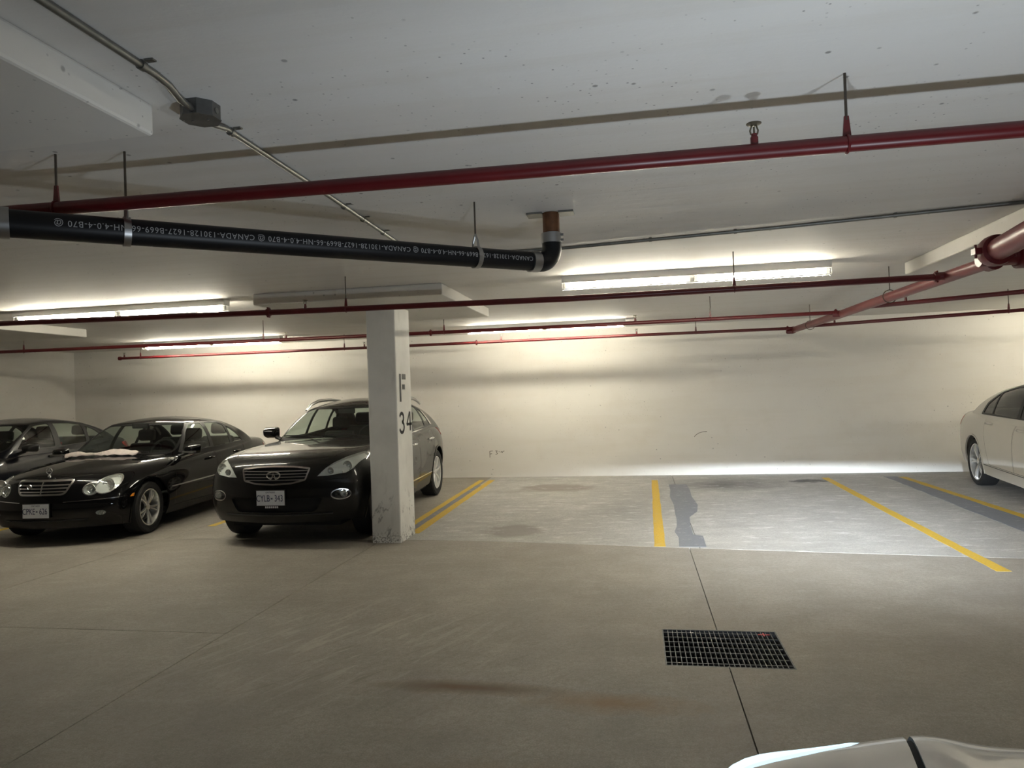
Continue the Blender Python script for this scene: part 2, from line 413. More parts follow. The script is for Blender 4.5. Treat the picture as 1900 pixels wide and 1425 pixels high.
# thickened slab panels over the pillars
def drop_panel(x0, x1, y0, y1, t=.115):
    me = MB().box(x0, x1, y0, y1, ZC-t, ZC).mesh('drop_panel', 'wall_paint')
    bevel_mesh(me, .012, 2); global _dp; _dp += 1
    tag(link('trim_%d' % _dp, me), 'thickened white ceiling panel above a pillar', kind='structure')
_dp = 0
drop_panel(-3.81, -1.82, 6.66, 8.90); drop_panel(-3.75, -1.69, .05, 2.31); drop_panel(-9.65, -7.61, 6.60, 8.84); drop_panel(2.50, 4.55, 5.05, 7.13)

def pillar(x0, x1, y0, y1, label):
    p = empty('pillar', ((x0+x1)/2, (y0+y1)/2, zf(y0)), label, 'pillar')
    me = MB().box(x0-p.location.x, x1-p.location.x, y0-p.location.y, y1-p.location.y, -.03, ZC-.10).mesh('shaft', 'pillar_paint')
    bevel_mesh(me, .012, 2); link('shaft', me, p)
    return p
PX0, PX1, PY0, PY1 = -2.855, -2.53, 7.29, 7.79
pil = pillar(PX0, PX1, PY0, PY1, 'white painted concrete pillar stencilled F 34 beside the black crossover')
pillar(-8.95, -8.62, 7.29, 7.79, 'white concrete pillar beyond the left edge of the view')
pillar(3.36, 3.69, 5.75, 6.25, 'white concrete pillar beyond the right edge of the view')
# stencilled F and 34 on the face towards the empty bay
def on_face(pts2, name):
    """pts2: list of convex plan polygons in (Y, Z) on the pillar's right face"""
    m = MB(); x = PX1 - pil.location.x
    for poly in pts2:
        k = len(poly)
        vs = [(x+.0005, y-pil.location.y, z-pil.location.z) for y, z in poly]+[(x+.002, y-pil.location.y, z-pil.location.z) for y, z in poly]
        m.add(vs, [tuple(range(k)), tuple(range(k, 2*k))]+[(i, (i+1) % k, k+(i+1) % k, k+i) for i in range(k)])
    return m.build(name, 'stencil_black', pil)
def stroke(pts, w):
    out = []
    for (a, b), (c, d2) in zip(pts, pts[1:]):
        L = math.hypot(c-a, d2-b) or 1; nx, ny = -(d2-b)/L*w/2, (c-a)/L*w/2; ex, ey = (c-a)/L*w*.12, (d2-b)/L*w*.12
        out.append([(a+nx-ex, b+ny-ey), (a-nx-ex, b-ny-ey), (c-nx+ex, d2-ny+ey), (c+nx+ex, d2+ny+ey)])
    return out
R4 = lambda y0, y1, z0, z1: [(y0, z0), (y1, z0), (y1, z1), (y0, z1)]
on_face([R4(7.385, 7.44, 1.51, 1.815), R4(7.475, 7.60, 1.755, 1.815), R4(7.475, 7.565, 1.645, 1.70)], 'stencil_letter')
def arc(cy, cz, ry, rz, a0, a1, n=9): return [(cy+ry*math.cos(math.radians(a0+(a1-a0)*i/n)), cz+rz*math.sin(math.radians(a0+(a1-a0)*i/n))) for i in range(n+1)]
on_face(stroke(arc(7.43, 1.335, .065, .05, 160, -80), .034)+stroke(arc(7.43, 1.232, .075, .058, 80, -160), .034), 'stencil_digit')
on_face(stroke([(7.70, 1.39), (7.60, 1.255), (7.765, 1.255)], .03)+stroke([(7.715, 1.39), (7.715, 1.185)], .036), 'stencil_digit')

# ---------------------------------------------------------------- painted lines on the floor
def marking(name, mat, poly, label, cat, z=.002, group=None):
    cx = sum(p[0] for p in poly)/len(poly); cy = sum(p[1] for p in poly)/len(poly)
    m = MB(); k = len(poly)
    top = [(x-cx, y-cy, zf(y)-zf(cy)+z) for x, y in poly]; bot = [(x-cx, y-cy, zf(y)-zf(cy)+.0003) for x, y in poly]
    # fan around the centre keeps ragged outlines valid
    m.add(top+bot+[(0, 0, z)], [(i, (i+1) % k, 2*k) for i in range(k)]+[(i, k+i, k+(i+1) % k, (i+1) % k) for i in range(k)])
    o = m.build(name, mat, fix=False); o.location = (cx, cy, zf(cy)); tag(o, label, cat, group); return o
def band(x0a, x0b, y0, x1a, x1b, y1, n=26, jit=.004):
    """long strip from y0 to y1 with slightly ragged edges"""
    L = []; Rr = []
    for i in range(n+1):
        t = i/n; y = y0+(y1-y0)*t
        L.append((x0a+(x1a-x0a)*t+random.uniform(-jit, jit), y)); Rr.append((x0b+(x1b-x0b)*t+random.uniform(-jit, jit), y))
    return L, Rr
def line_mark(name, mat, L, Rr, label, cat, z=.002, group=None):
    k = len(L); cx, cy = (L[0][0]+Rr[-1][0])/2, (L[0][1]+L[-1][1])/2
    m = MB(); vs = [(x-cx, y-cy, zf(y)-zf(cy)+z) for x, y in L+Rr]
    vs += [(x-cx, y-cy, zf(y)-zf(cy)+.0002) for x, y in L+Rr]
    o2 = 2*k
    fs = [(i, k+i, k+i+1, i+1) for i in range(k-1)]
    fs += [(i, i+1, o2+i+1, o2+i) for i in range(k-1)]+[(k+i, o2+k+i, o2+k+i+1, k+i+1) for i in range(k-1)]
    fs += [(0, o2, o2+k, k), (k-1, 2*k-1, o2+2*k-1, o2+k-1)]
    m.add(vs, fs); o = m.build(name, mat); o.location = (cx, cy, zf(cy)); tag(o, label, cat, group); return o
g = 'yellow parking bay lines'
line_mark('parking_line', 'yellow_paint', *band(.205, .305, 12.02, .125, .235, 7.18), 'yellow bay line between the two empty bays, beside the grey patch', 'parking line', group=g)
line_mark('parking_line', 'yellow_paint', *band(2.885, 2.99, 12.09, 2.82, 2.93, 6.33), 'long yellow bay line right of the empty bays, reaching furthest into the aisle', 'parking line', group=g)
line_mark('parking_line', 'yellow_paint', *band(4.03, 4.14, 12.09, 4.16, 4.27, 8.0), 'yellow bay line beside the white sedan', 'parking line', group=g)
line_mark('parking_line', 'yellow_paint', *band(-2.60, -2.50, 12.26, -2.60, -2.485, 7.79), 'yellow line bordering the empty bay, right one of the pair by the pillar', 'parking line', group=g)
line_mark('parking_line', 'yellow_paint', *band(-2.78, -2.69, 12.26, -2.78, -2.69, 8.0), 'yellow line bordering the crossover bay, left one of the pair by the pillar', 'parking line', group=g)
line_mark('parking_line', 'yellow_paint', *band(-5.40, -5.30, 12.2, -5.40, -5.30, 8.2), 'yellow bay line between the crossover and the star-badged sedan', 'parking line', group=g)
line_mark('parking_line', 'yellow_paint', *band(-8.24, -8.13, 12.2, -8.24, -8.13, 7.62), 'yellow bay line at the left edge by the star-badged sedan', 'parking line', group=g)
line_mark('paint_patch', 'grey_paint', *band(-2.69, -2.60, 11.6, -2.69, -2.60, 7.85), 'grey painted strip between the pair of yellow lines', 'paint patch')
line_mark('paint_patch', 'grey_paint', *band(3.84, 4.03, 12.15, 3.78, 4.16, 7.7, jit=.012), 'grey painted strip along the yellow line by the white sedan', 'paint patch')
Lg = [(.46, 11.5), (.455, 10.9), (.42, 10.3), (.44, 9.6), (.425, 9.1), (.42, 8.6), (.40, 8.2), (.36, 7.9), (.385, 7.6), (.365, 7.17)]
Rg = [(.73, 11.5), (.74, 10.9), (.72, 10.3), (.745, 9.6), (.70, 9.12), (.58, 8.75), (.55, 8.2), (.545, 7.75), (.64, 7.68), (.625, 7.17)]
line_mark('paint_patch', 'grey_paint', Lg, Rg, 'ragged grey paint patch right of the middle yellow line', 'paint patch')

# ---------------------------------------------------------------- floor drain grate
gr = empty('drain_grate', ((GX0+GX1)/2, (GY0+GY1)/2, -.001), 'rectangular steel bar grate over the floor drain', 'drain grate')
hx, hy = (GX1-GX0)/2, (GY1-GY0)/2
fr = MB()
for (a, b, c2, d2) in ((-hx, hx, -hy, -hy+.012), (-hx, hx, hy-.012, hy), (-hx, -hx+.008, -hy, hy), (hx-.008, hx, -hy, hy)): fr.box(a, b, c2, d2, -.035, .001)
fr.build('frame', 'grate_steel', gr)
bm_ = MB().box(-.0022, .0022, -hy+.012, hy-.012, -.032, -.001).mesh('bearing_bar', 'grate_steel')
for i in range(23):
    o = link('bearing_bar', bm_, gr); o.location.x = -hx+.008+(2*hx-.016)*(i+1)/24
cb_ = MB().box(-hx+.008, hx-.008, -.004, .004, -.014, -.004).mesh('cross_bar', 'grate_steel')
for i in range(7):
    o = link('cross_bar', cb_, gr); o.location.y = -hy+.012+(2*hy-.024)*(i+.6)/7
rm = MB().box(hx-.115, hx-.045, hy-.062, hy-.055, -.0035, .0008).box(hx-.085, hx-.078, hy-.09, hy-.03, -.0010, .0012).build('red_mark', 'red_mark', gr); rm['label'] = 'small red cross mark'

# ---------------------------------------------------------------- sprinkler pipes
def rod(parent, x, y, ztop, zbot, r=.005, mat='rod_steel'):
    return MB().tube([(x, y, zbot), (x, y, ztop)], r, 8).build('hanger_rod', mat, parent, True)
def sprinkler(parent, x, y, z, up=True):
    b = MB().lathe([(.014, 0), (.014, .028), (.011, .030), (.011, .040)], (x, y, z), n=10).build('sprinkler_head', 'sprinkler_red', parent, True)
    m = MB()
    for s in (-1, 1): m.tube([(x+s*.011, y, z+.038), (x+s*.014, y, z+.052), (x+s*.008, y, z+.07), (x, y, z+.074)], .0032, 6)
    m.tube([(x, y, z+.040), (x, y, z+.066)], .0035, 6)
    m.lathe([(.006, .072), (.026, .075), (.027, .078), (.004, .080)], (x, y, z), n=16)
    m.build('deflector', 'brass_dark', b, True)
def coupling(parent, x, y, z, r, axis='x', bolts=True):
    h = r*.8
    m = MB().lathe([(r*1.02, -h), (r*1.38, -h*.8), (r*1.42, 0), (r*1.38, h*.8), (r*1.02, h)], (x, y, z), axis, 14)
    if bolts:
        for s in (-1, 1):
            p = {'x': ((x, y, z+s*r*1.55)), 'y': ((x+s*r*1.55, y, z))}[axis]
            m.lathe([(r*.3, -h*1.0), (r*.3, h*1.0)], p, {'x': 'y', 'y': 'z'}[axis], 8)
    return m.build('coupling', 'sprinkler_red', parent, True)
def clevis(parent, x, y, z, r, axis='x', mat='sprinkler_red'):
    """hanger ring round the pipe with a tapered strap above it"""
    m = MB().torus((x, y, z), r*1.08, .0045, axis, 18, 6)
    w = .014
    if axis == 'x': m.add([(x-w, y-.004, z+r), (x+w, y-.004, z+r), (x+w*.55, y-.004, z+r+.07), (x-w*.55, y-.004, z+r+.07), (x-w, y+.004, z+r), (x+w, y+.004, z+r), (x+w*.55, y+.004, z+r+.07), (x-w*.55, y+.004, z+r+.07)],
                          [(0, 1, 2, 3), (7, 6, 5, 4), (0, 4, 5, 1), (1, 5, 6, 2), (2, 6, 7, 3), (3, 7, 4, 0)])
    return m.build('hanger_ring', mat, parent, True)
def branch(pts, r, label, rods=(), heads=(), coups=(), loops=()):
    x0, y0, z0 = pts[0]
    root = empty('sprinkler_pipe', (0, 0, 0), label, 'pipe', 'red sprinkler pipes under the ceiling')
    def at(x):
        for a, b in zip(pts, pts[1:]):
            if min(a[0], b[0]) <= x <= max(a[0], b[0]):
                t = (x-a[0])/(b[0]-a[0]); return a[1]+(b[1]-a[1])*t, a[2]+(b[2]-a[2])*t
        return pts[-1][1], pts[-1][2]
    MB().tube(pts, r, 14).build('pipe', 'sprinkler_red', root, True)
    for x in rods:
        y, z = at(x); clevis(root, x, y, z, r); rod(root, x, y, ZC, z+r+.055)
    for x in heads:
        y, z = at(x); sprinkler(root, x, y, z+r-.004)
    for x in coups:
        y, z = at(x); coupling(root, x, y, z, r)
    c = Vector(pts[0]); root.location = c
    for ch in root.children: ch.location = -c
    return root
branch([(-4.4, 2.66, 2.445), (-2.15, 2.66, 2.424), (-.4, 2.66, 2.412), (1.33, 2.66, 2.408), (3.4, 2.66, 2.408)], .0285, 'red sprinkler pipe nearest the viewer, crossing above the black drain pipe', (-2.42, .762), (.45,))
branch([(-8.4, 6.0, 2.43), (-6.13, 6.0, 2.414), (-3.06, 6.0, 2.372), (-.53, 6.0, 2.35), (1.3, 6.0, 2.357), (2.40, 6.0, 2.362)], .0255, 'red sprinkler pipe in front of the near fluorescent lights, second from the viewer', (-2.53, .817), (-2.92,), (-3.28, 2.33))
branch([(-10.6, 8.9, 2.41), (-4.4, 8.9, 2.382), (-.5, 8.9, 2.378), (2.42, 8.9, 2.388)], .0235, 'red sprinkler pipe passing behind the pillar, third from the viewer', (-8.7, -4.95, -2.42, .92), (-4.62, .02), (-2.6, 2.35))
branch([(-9.23, 11.5, 2.422), (-4.90, 11.5, 2.414), (0.037, 11.5, 2.419), (2.42, 11.5, 2.415)], .0235, 'red sprinkler pipe closest to the back wall, left of the main', (-8.81, -4.90, -2.16, .96), (-9.14, .04, -4.54), (-2.58, 2.33))
MB().lathe([(.034, -.02), (.036, 0), (.034, .02)], (0, 0, 0), 'x', 14).build('end_cap', 'sprinkler_red', [o for o in bpy.data.objects if o.name.startswith('sprinkler_pipe')][-1], True)
branch([(2.44, 8.22, 2.37), (3.71, 7.62, 2.385), (6.5, 6.9, 2.40)], .0235, 'red sprinkler pipe running right from the main, nearer one', (), (2.82,))
branch([(2.44, 10.75, 2.38), (4.73, 9.75, 2.385), (7.5, 9.2, 2.40)], .0235, 'red sprinkler pipe running right from the main, along the back wall', (4.62,), (2.78,))
# the main that joins the branches
main = empty('sprinkler_main', (2.42, 10.9, 2.365), 'thick red sprinkler main running toward the back wall at the right', 'pipe')
def mloc(o): o.location = (-2.42, -10.9, -2.365); return o
mloc(MB().tube([(2.43, 11.58, 2.395), (2.42, 9.0, 2.37), (2.42, 6.0, 2.362), (2.42, 5.30, 2.36)], .046, 18).build('pipe', 'sprinkler_red_main', main, True))
mloc(MB().lathe([(.03, -.03), (.055, -.02), (.055, .03)], (2.43, 11.58, 2.395), 'y', 14).build('end_cap', 'sprinkler_red', main, True))
for yy in (10.45, 7.30):
    mloc(MB().torus((2.42, yy, 2.372), .062, .004, 'y', 22, 6).build('hanger_ring', 'rod_steel', main, True)); mloc(rod(main, 2.42, yy, ZC, 2.43, .0045))
for yy, xx in ((6.0, 2.36), (8.9, 2.36), (11.5, 2.36)):
    mloc(MB().lathe([(.024, -.05), (.033, -.03), (.033, .05)], (xx, yy, 2.365), 'x', 14).build('tee_outlet', 'sprinkler_red', main, True))
mloc(MB().lathe([(.05, -.05), (.064, -.045), (.064, .045), (.05, .05)], (2.42, 5.33, 2.36), 'y', 18).build('coupling', 'sprinkler_red', main, True))
big = empty('sprinkler_riser', (2.36, 5.2, 2.385), 'large dark red feed pipe with bolted coupling at the right edge', 'pipe')
def bloc(o): o.location = (-2.36, -5.2, -2.385); return o
bloc(MB().tube([(2.36, 5.14, 2.40), (2.30, 4.64, 2.41), (2.10, 3.0, 2.42)], .072, 22).build('pipe', 'sprinkler_red_main', big, True))
bloc(MB().tube([(2.30, 5.24, 2.375), (2.55, 5.24, 2.375), (2.9, 5.22, 2.375), (4.2, 5.1, 2.375)], .062, 18).build('pipe', 'sprinkler_red', big, True))
cp = bloc(MB().lathe([(.072, -.05), (.098, -.045), (.103, -.02), (.103, .02), (.098, .045), (.072, .05)], (2.355, 5.13, 2.40), 'y', 22).build('coupling', 'sprinkler_red', big, True))
for s in (-1, 1):
    bl = MB(); bl.box(2.355+s*.115-.02, 2.355+s*.115+.02, 5.10, 5.16, 2.38, 2.42); bl.tube([(2.355+s*.12, 5.13, 2.355), (2.355+s*.12, 5.13, 2.445)], .009, 8); bl.build('coupling_bolt', 'sprinkler_red', cp, False)
bloc(MB().lathe([(.062, -.035), (.086, -.03), (.086, .03), (.062, .035)], (2.56, 5.24, 2.375), 'x', 18).build('coupling', 'sprinkler_red', big, True))

# ---------------------------------------------------------------- black drain pipe with its elbow
A = Vector((-3.35, 1.515, 2.285)); Bp = Vector((-.565, 4.215, 2.352)); Dp = (Bp-A).normalized(); RP = .056
blk = empty('drain_pipe', tuple(Bp), 'black plastic drain pipe with white print hanging below the ceiling', 'pipe')
def kloc(o): o.location = -Bp; return o
kloc(MB().tube([A, Bp], RP, 28).build('pipe', 'pipe_black', blk, True))
# elbow up to the ceiling
Up = Vector((0, 0, 1)); el = []
Rb = .095
cE = Bp + Dp*.03 + Up*Rb
for i in range(11):
    q = i/10*PI/2; el.append(cE + Dp*math.sin(q)*Rb - Up*math.cos(q)*Rb)
ept = [Bp+Dp*.0]+el+[el[-1]+Up*.035]
kloc(MB().tube(ept, RP*1.06, 24).build('elbow', 'pipe_black', blk, True))
top = el[-1]
kloc(MB().tube([top+Up*.03, Vector((top.x, top.y, ZC-.003))], RP*.92, 22).build('copper_stub', 'copper_rust', blk, True))['label'] = 'rusty brown pipe stub'
kloc(MB().tube([top+Up*.025, top+Up*.085], RP*1.13, 24).build('band_clamp', 'clamp_steel', blk, True))
m = MB()
for zz_ in (.04, .07): m.tube([top+Up*zz_+Vector((RP*1.0, -.02, 0)), top+Up*zz_+Vector((RP*1.35, -.02, 0))], .007, 8)
kloc(m.build('clamp_screw', 'box_steel', blk, True))
kloc(MB().tube([Bp-Dp*.045, Bp+Dp*.012], RP*1.14, 24).build('band_clamp', 'clamp_steel', blk, True))
for xa, xb in ((-.145, -.05), (.05, .14)): kloc(MB().box(top.x+xa, top.x+xb, top.y-.05, top.y+.06, ZC-.012, ZC).build('ceiling_plate', 'galvanised', blk))
def pipe_point(s): return Bp - Dp*s
def black_hanger(s, painted):
    c = pipe_point(s); n2 = Dp.cross(Up).normalized(); m = MB()
    ring = []
    for i in range(25):
        q = 2*PI*i/24; ring.append(c + (n2*math.cos(q)+Up*math.sin(q))*(RP+.004))
    vs = []
    for p in ring: vs += [p-Dp*.014, p+Dp*.014, p+Dp*.014+(p-c).normalized()*.003, p-Dp*.014+(p-c).normalized()*.003]
    m.add(vs, [(4*i+j, 4*i+(j+1) % 4, 4*i+4+(j+1) % 4, 4*i+4+j) for i in range(24) for j in range(4)])
    apex = c+Up*(RP+.075)
    for s2 in (-1, 1):
        st = c+n2*s2*(RP*.62)+Up*(RP*.80)
        m.tube([st, st*.45+apex*.55+n2*s2*.006, apex], .0065, 8)
    kloc(m.build('hanger_strap', 'clamp_steel', blk, True))
    kloc(MB().tube([apex, Vector((apex.x, apex.y, ZC))], .005, 8).build('hanger_rod', 'rod_steel', blk, True))
black_hanger(.42, False); black_hanger(2.17, True)
cc = pipe_point(2.625); kloc(MB().tube([cc-Dp*.045, cc+Dp*.045], RP*1.13, 24).build('band_clamp', 'clamp_steel', blk, True))
# white print wrapped on the pipe, upside down as installed
tm = text_mesh('CANADA-130128-1627-B669-66-NH-4.0-4-B70 @ '*3, .036, 0.0, 'LEFT', 1.12)
n2 = Dp.cross(Up).normalized()     # points towards the viewer's side
def wrap(co):
    s = co.x*.93; a = math.radians(6) + (-co.y)/RP
    rad = n2*math.cos(a)+Up*math.sin(a)
    return (Bp - Dp*(.06+s)) + rad*(RP+.0008) - Bp
kx = [v.co.x for v in tm.vertices]
bmx = bmesh.new(); bmx.from_mesh(tm)
bmesh.ops.delete(bmx, geom=[f for f in bmx.faces if f.calc_center_median().x > 2.95], context='FACES'); bmx.to_mesh(tm); bmx.free()
bmx = bmesh.new(); bmx.from_mesh(tm); bmesh.ops.triangulate(bmx, faces=bmx.faces); bmesh.ops.subdivide_edges(bmx, edges=[e for e in bmx.edges if e.calc_length() > .008], cuts=3, use_grid_fill=True); bmesh.ops.triangulate(bmx, faces=bmx.faces); bmx.to_mesh(tm); bmx.free()
remap(tm, wrap); tm.materials.clear(); tm.materials.append(MATS['pipe_print'])
pr = link('printed_text', tm, blk); pr['label'] = 'white line of printed characters'

# ---------------------------------------------------------------- conduit and junction box
cz = ZC-.016
cond = empty('conduit', (-1.52, 2.35, cz), 'thin galvanised conduit running along the ceiling from the junction box', 'conduit')
def cloc(o): o.location = (1.52, -2.35, -cz); return o
cloc(MB().tube([(-1.50, .2, cz), (-1.50, 2.06, cz), (-1.505, 2.14, cz-.004), (-1.52, 2.22, cz-.018), (-1.525, 2.30, cz-.022)], .0125, 12).build('conduit_tube', 'galvanised', cond, True))
cloc(MB().tube([(-1.535, 2.40, cz-.022), (-1.54, 2.46, cz-.018), (-1.545, 2.54, cz), (-1.56, 3.4, cz), (-1.60, 4.7, cz), (-1.60, 5.18, cz), (-1.57, 5.27, cz), (-1.48, 5.31, cz), (-.5, 5.31, cz), (1.0, 5.10, cz), (2.4, 4.85, cz), (5.0, 4.4, cz)], .0115, 12).build('conduit_tube', 'galvanised', cond, True))
cloc(MB().tube([(-.95, 5.335, cz), (-.5, 5.335, cz), (1.0, 5.125, cz), (2.4, 4.875, cz), (5.0, 4.425, cz)], .0085, 10).build('conduit_tube', 'galvanised', cond, True))
def strap(x, y, dx, dy):
    L = math.hypot(dx, dy); dx /= L; dy /= L; nx, ny = -dy, dx; m = MB()
    m.tube([(x-dx*.01, y-dy*.01, cz), (x+dx*.01, y+dy*.01, cz)], .0165, 12)
    a = (x+nx*.015, y+ny*.015); b = (x+nx*.045, y+ny*.045); w = .010
    m.add([(a[0]-dx*w, a[1]-dy*w, ZC-.001), (a[0]+dx*w, a[1]+dy*w, ZC-.001), (b[0]+dx*w, b[1]+dy*w, ZC-.001), (b[0]-dx*w, b[1]-dy*w, ZC-.001),
           (a[0]-dx*w, a[1]-dy*w, ZC-.006), (a[0]+dx*w, a[1]+dy*w, ZC-.006), (b[0]+dx*w, b[1]+dy*w, ZC-.006), (b[0]-dx*w, b[1]-dy*w, ZC-.006)],
          [(0, 1, 2, 3), (7, 6, 5, 4), (0, 4, 5, 1), (1, 5, 6, 2), (2, 6, 7, 3), (3, 7, 4, 0)])
    cloc(m.build('strap', 'galvanised', cond, True))
for (x, y, dx, dy) in ((-1.50, 2.0, 0, -1), (-1.548, 2.58, 0, -1), (-1.575, 3.75, 0, -1), (-1.583, 4.05, 0, -1), (-1.593, 4.42, 0, -1), (.14, 5.22, 1, -.15), (.72, 5.14, 1, -.15), (1.7, 4.975, 1, -.17)): strap(x, y, dx, dy)
jb = empty('junction_box', (-1.53, 2.35, ZC), 'octagonal steel junction box on the ceiling by the conduit', 'junction box')
oct_ = [(.066*math.cos(math.radians(22.5+45*i))*1.05, .066*math.sin(math.radians(22.5+45*i))*1.05) for i in range(8)]
MB().prism(oct_, -.052, 0).build('box', 'box_steel', jb)
MB().prism([(x*1.04, y*1.04) for x, y in oct_], -.056, -.052).build('cover', 'box_steel', jb)
m = MB()
for i in range(8):
    q = math.radians(45*i)
    if i % 2 == 0: m.tube([(.055*math.cos(q), .055*math.sin(q), -.028), (.0665*math.cos(q), .0665*math.sin(q), -.028)], .011, 10)
m.build('knockout', 'galvanised', jb, True)
m = MB().lathe([(.004, -.059), (.004, -.054)], (.03, .0, 0), n=8).lathe([(.004, -.059), (.004, -.054)], (-.03, .0, 0), n=8)
m.build('screw', 'clamp_steel', jb)

# ---------------------------------------------------------------- fluorescent strips
def fixture(x0, x1, y, label, rz=0.0):
    L = x1-x0; f = empty('fluorescent_fixture', ((x0+x1)/2, y, ZC), label, 'light fixture', 'ceiling fluorescent strips', rz=rz)
    h = L/2
    me = MB().add([(-h, -.062, 0), (h, -.062, 0), (h, .062, 0), (-h, .062, 0), (-h, -.05, -.062), (h, -.05, -.062), (h, .05, -.062), (-h, .05, -.062)],
                  [(0, 1, 2, 3), (7, 6, 5, 4), (0, 4, 5, 1), (1, 5, 6, 2), (2, 6, 7, 3), (3, 7, 4, 0)]).mesh('housing', 'fixture_white')
    link('housing', me, f)
    for s in (-1, 1):
        a, b = (s*.03, s*(h-.03)); a, b = min(a, b), max(a, b)
        MB().tube([(a+.02, 0, -.092), (b-.02, 0, -.092)], .019, 14).build('tube', 'tube_glow', f, True)
        for xx in (a, b): MB().box(xx-.012, xx+.012, -.016, .016, -.112, -.060).build('lamp_holder', 'socket_white', f)
    g_ = MB()
    for sy in (-1, 1):
        g_.tube([(-h, sy*.035, -.06), (-h, sy*.04, -.118), (h, sy*.04, -.118), (h, sy*.035, -.06)], .0022, 5)
    k = int(L/.06)
    for i in range(k+1):
        xx = -h+L*i/k; g_.tube([(xx, -.04, -.116), (xx, -.02, -.128), (xx, .02, -.128), (xx, .04, -.116)], .0016, 4)
    w = g_.build('wire_guard', 'wire_white', f); w['kind'] = 'stuff'
    return f
fixture(-.66, 1.76, 6.78, 'lit fluorescent strip at right, in front of the empty bays')
fixture(-6.85, -4.26, 6.92, 'lit fluorescent strip at left, above the front of the dark cars')
fixture(-2.66, -.12, 11.2, 'lit fluorescent strip right of the pillar, close to the back wall')
fixture(-8.50, -5.90, 11.2, 'lit fluorescent strip left of the pillar, close to the back wall')
fixture(6.6, 9.1, 6.85, 'lit fluorescent strip out of view on the right side of the aisle')
fixture(5.8, 8.3, 10.9, 'lit fluorescent strip out of view above the white sedan row')
# ---------------------------------------------------------------- car materials
def car_paint(name, col, rough=.35, spec=.5):
    m, N, L, B = new_mat(name)
    B.inputs['Base Color'].default_value = (*col, 1); B.inputs['Roughness'].default_value = rough
    B.inputs['Coat Weight'].default_value = .8; B.inputs['Coat Roughness'].default_value = .04; B.inputs['Specular IOR Level'].default_value = spec
    tc = N.new('ShaderNodeTexCoord'); nz = N.new('ShaderNodeTexNoise'); nz.inputs['Scale'].default_value = 3.0; nz.inputs['Detail'].default_value = 6
    mr = N.new('ShaderNodeMapRange'); mr.inputs[3].default_value = rough*.8; mr.inputs[4].default_value = min(1, rough*1.3)
    L.new(tc.outputs['Object'], nz.inputs['Vector']); L.new(nz.outputs['Fac'], mr.inputs[0]); L.new(mr.outputs[0], B.inputs['Roughness'])
    return m
car_paint('paint_black', (.004, .004, .0045), .3, 0.0); car_paint('paint_dusty_black', (.006, .0058, .0055), .4, .08)
car_paint('paint_navy', (.006, .007, .011), .3, .1); car_paint('paint_white', (.66, .63, .56), .4); car_paint('paint_silver', (.84, .82, .79), .3)
simple('seam_black', (.003, .003, .003), .8); simple('trim_black', (.012, .012, .012), .45); simple('plastic_grey', (.02, .02, .02), .6)
simple('chrome', (.86, .86, .86), .14, 1.0); simple('satin_metal', (.55, .55, .54), .28, 1.0); simple('alloy', (.72, .72, .71), .36, .85); simple('alloy_dark', (.20, .20, .21), .35, .85)
simple('tire_rubber', (.012, .012, .012), .8, bump=.3, scale=60); simple('interior_dark', (.018, .017, .016), .8, noise=.2); simple('interior_grey', (.045, .044, .042), .8)
simple('plate_white', (.78, .80, .84), .45); simple('plate_blue', (.02, .03, .10), .5); simple('amber', (.85, .30, .03), .25, coat=.6); simple('lamp_red', (.35, .015, .012), .2, coat=.8)
simple('cloth_pink', (.86, .76, .72), .9, noise=.35, scale=14, bump=.6); simple('reflector', (.78, .78, .76), .25, .8); simple('lamp_housing', (.82, .81, .78), .40, 0.0)
simple('mirror_glass', (.5, .52, .53), .05, 1.0); simple('brake_disc', (.05, .048, .045), .6, .6)
def car_glass(name, tint, dens):
    m, N, L, B = new_mat(name)
    N.remove(B); tr = N.new('ShaderNodeBsdfTransparent'); tr.inputs[0].default_value = (*tint, 1)
    gl = N.new('ShaderNodeBsdfGlossy'); gl.inputs['Roughness'].default_value = .02; gl.inputs[0].default_value = (1, 1, 1, 1)
    fr = N.new('ShaderNodeLayerWeight'); pw = N.new('ShaderNodeMath'); pw.operation = 'POWER'; pw.inputs[1].default_value = 5.0
    L.new(fr.outputs['Facing'], pw.inputs[0])
    ad = N.new('ShaderNodeMath'); ad.operation = 'MULTIPLY_ADD'; ad.inputs[1].default_value = .96; ad.inputs[2].default_value = .04+dens; ad.use_clamp = True
    mx = N.new('ShaderNodeMixShader'); L.new(pw.outputs[0], ad.inputs[0]); L.new(ad.outputs[0], mx.inputs[0]); L.new(tr.outputs[0], mx.inputs[1]); L.new(gl.outputs[0], mx.inputs[2])
    L.new(mx.outputs[0], N['Material Output'].inputs[0]); return m
car_glass('glass', (.76, .83, .79), .01); car_glass('glass_tint', (.10, .105, .10), .02); car_glass('glass_dim', (.38, .41, .40), .02); car_glass('lens', (.93, .95, .95), .02)

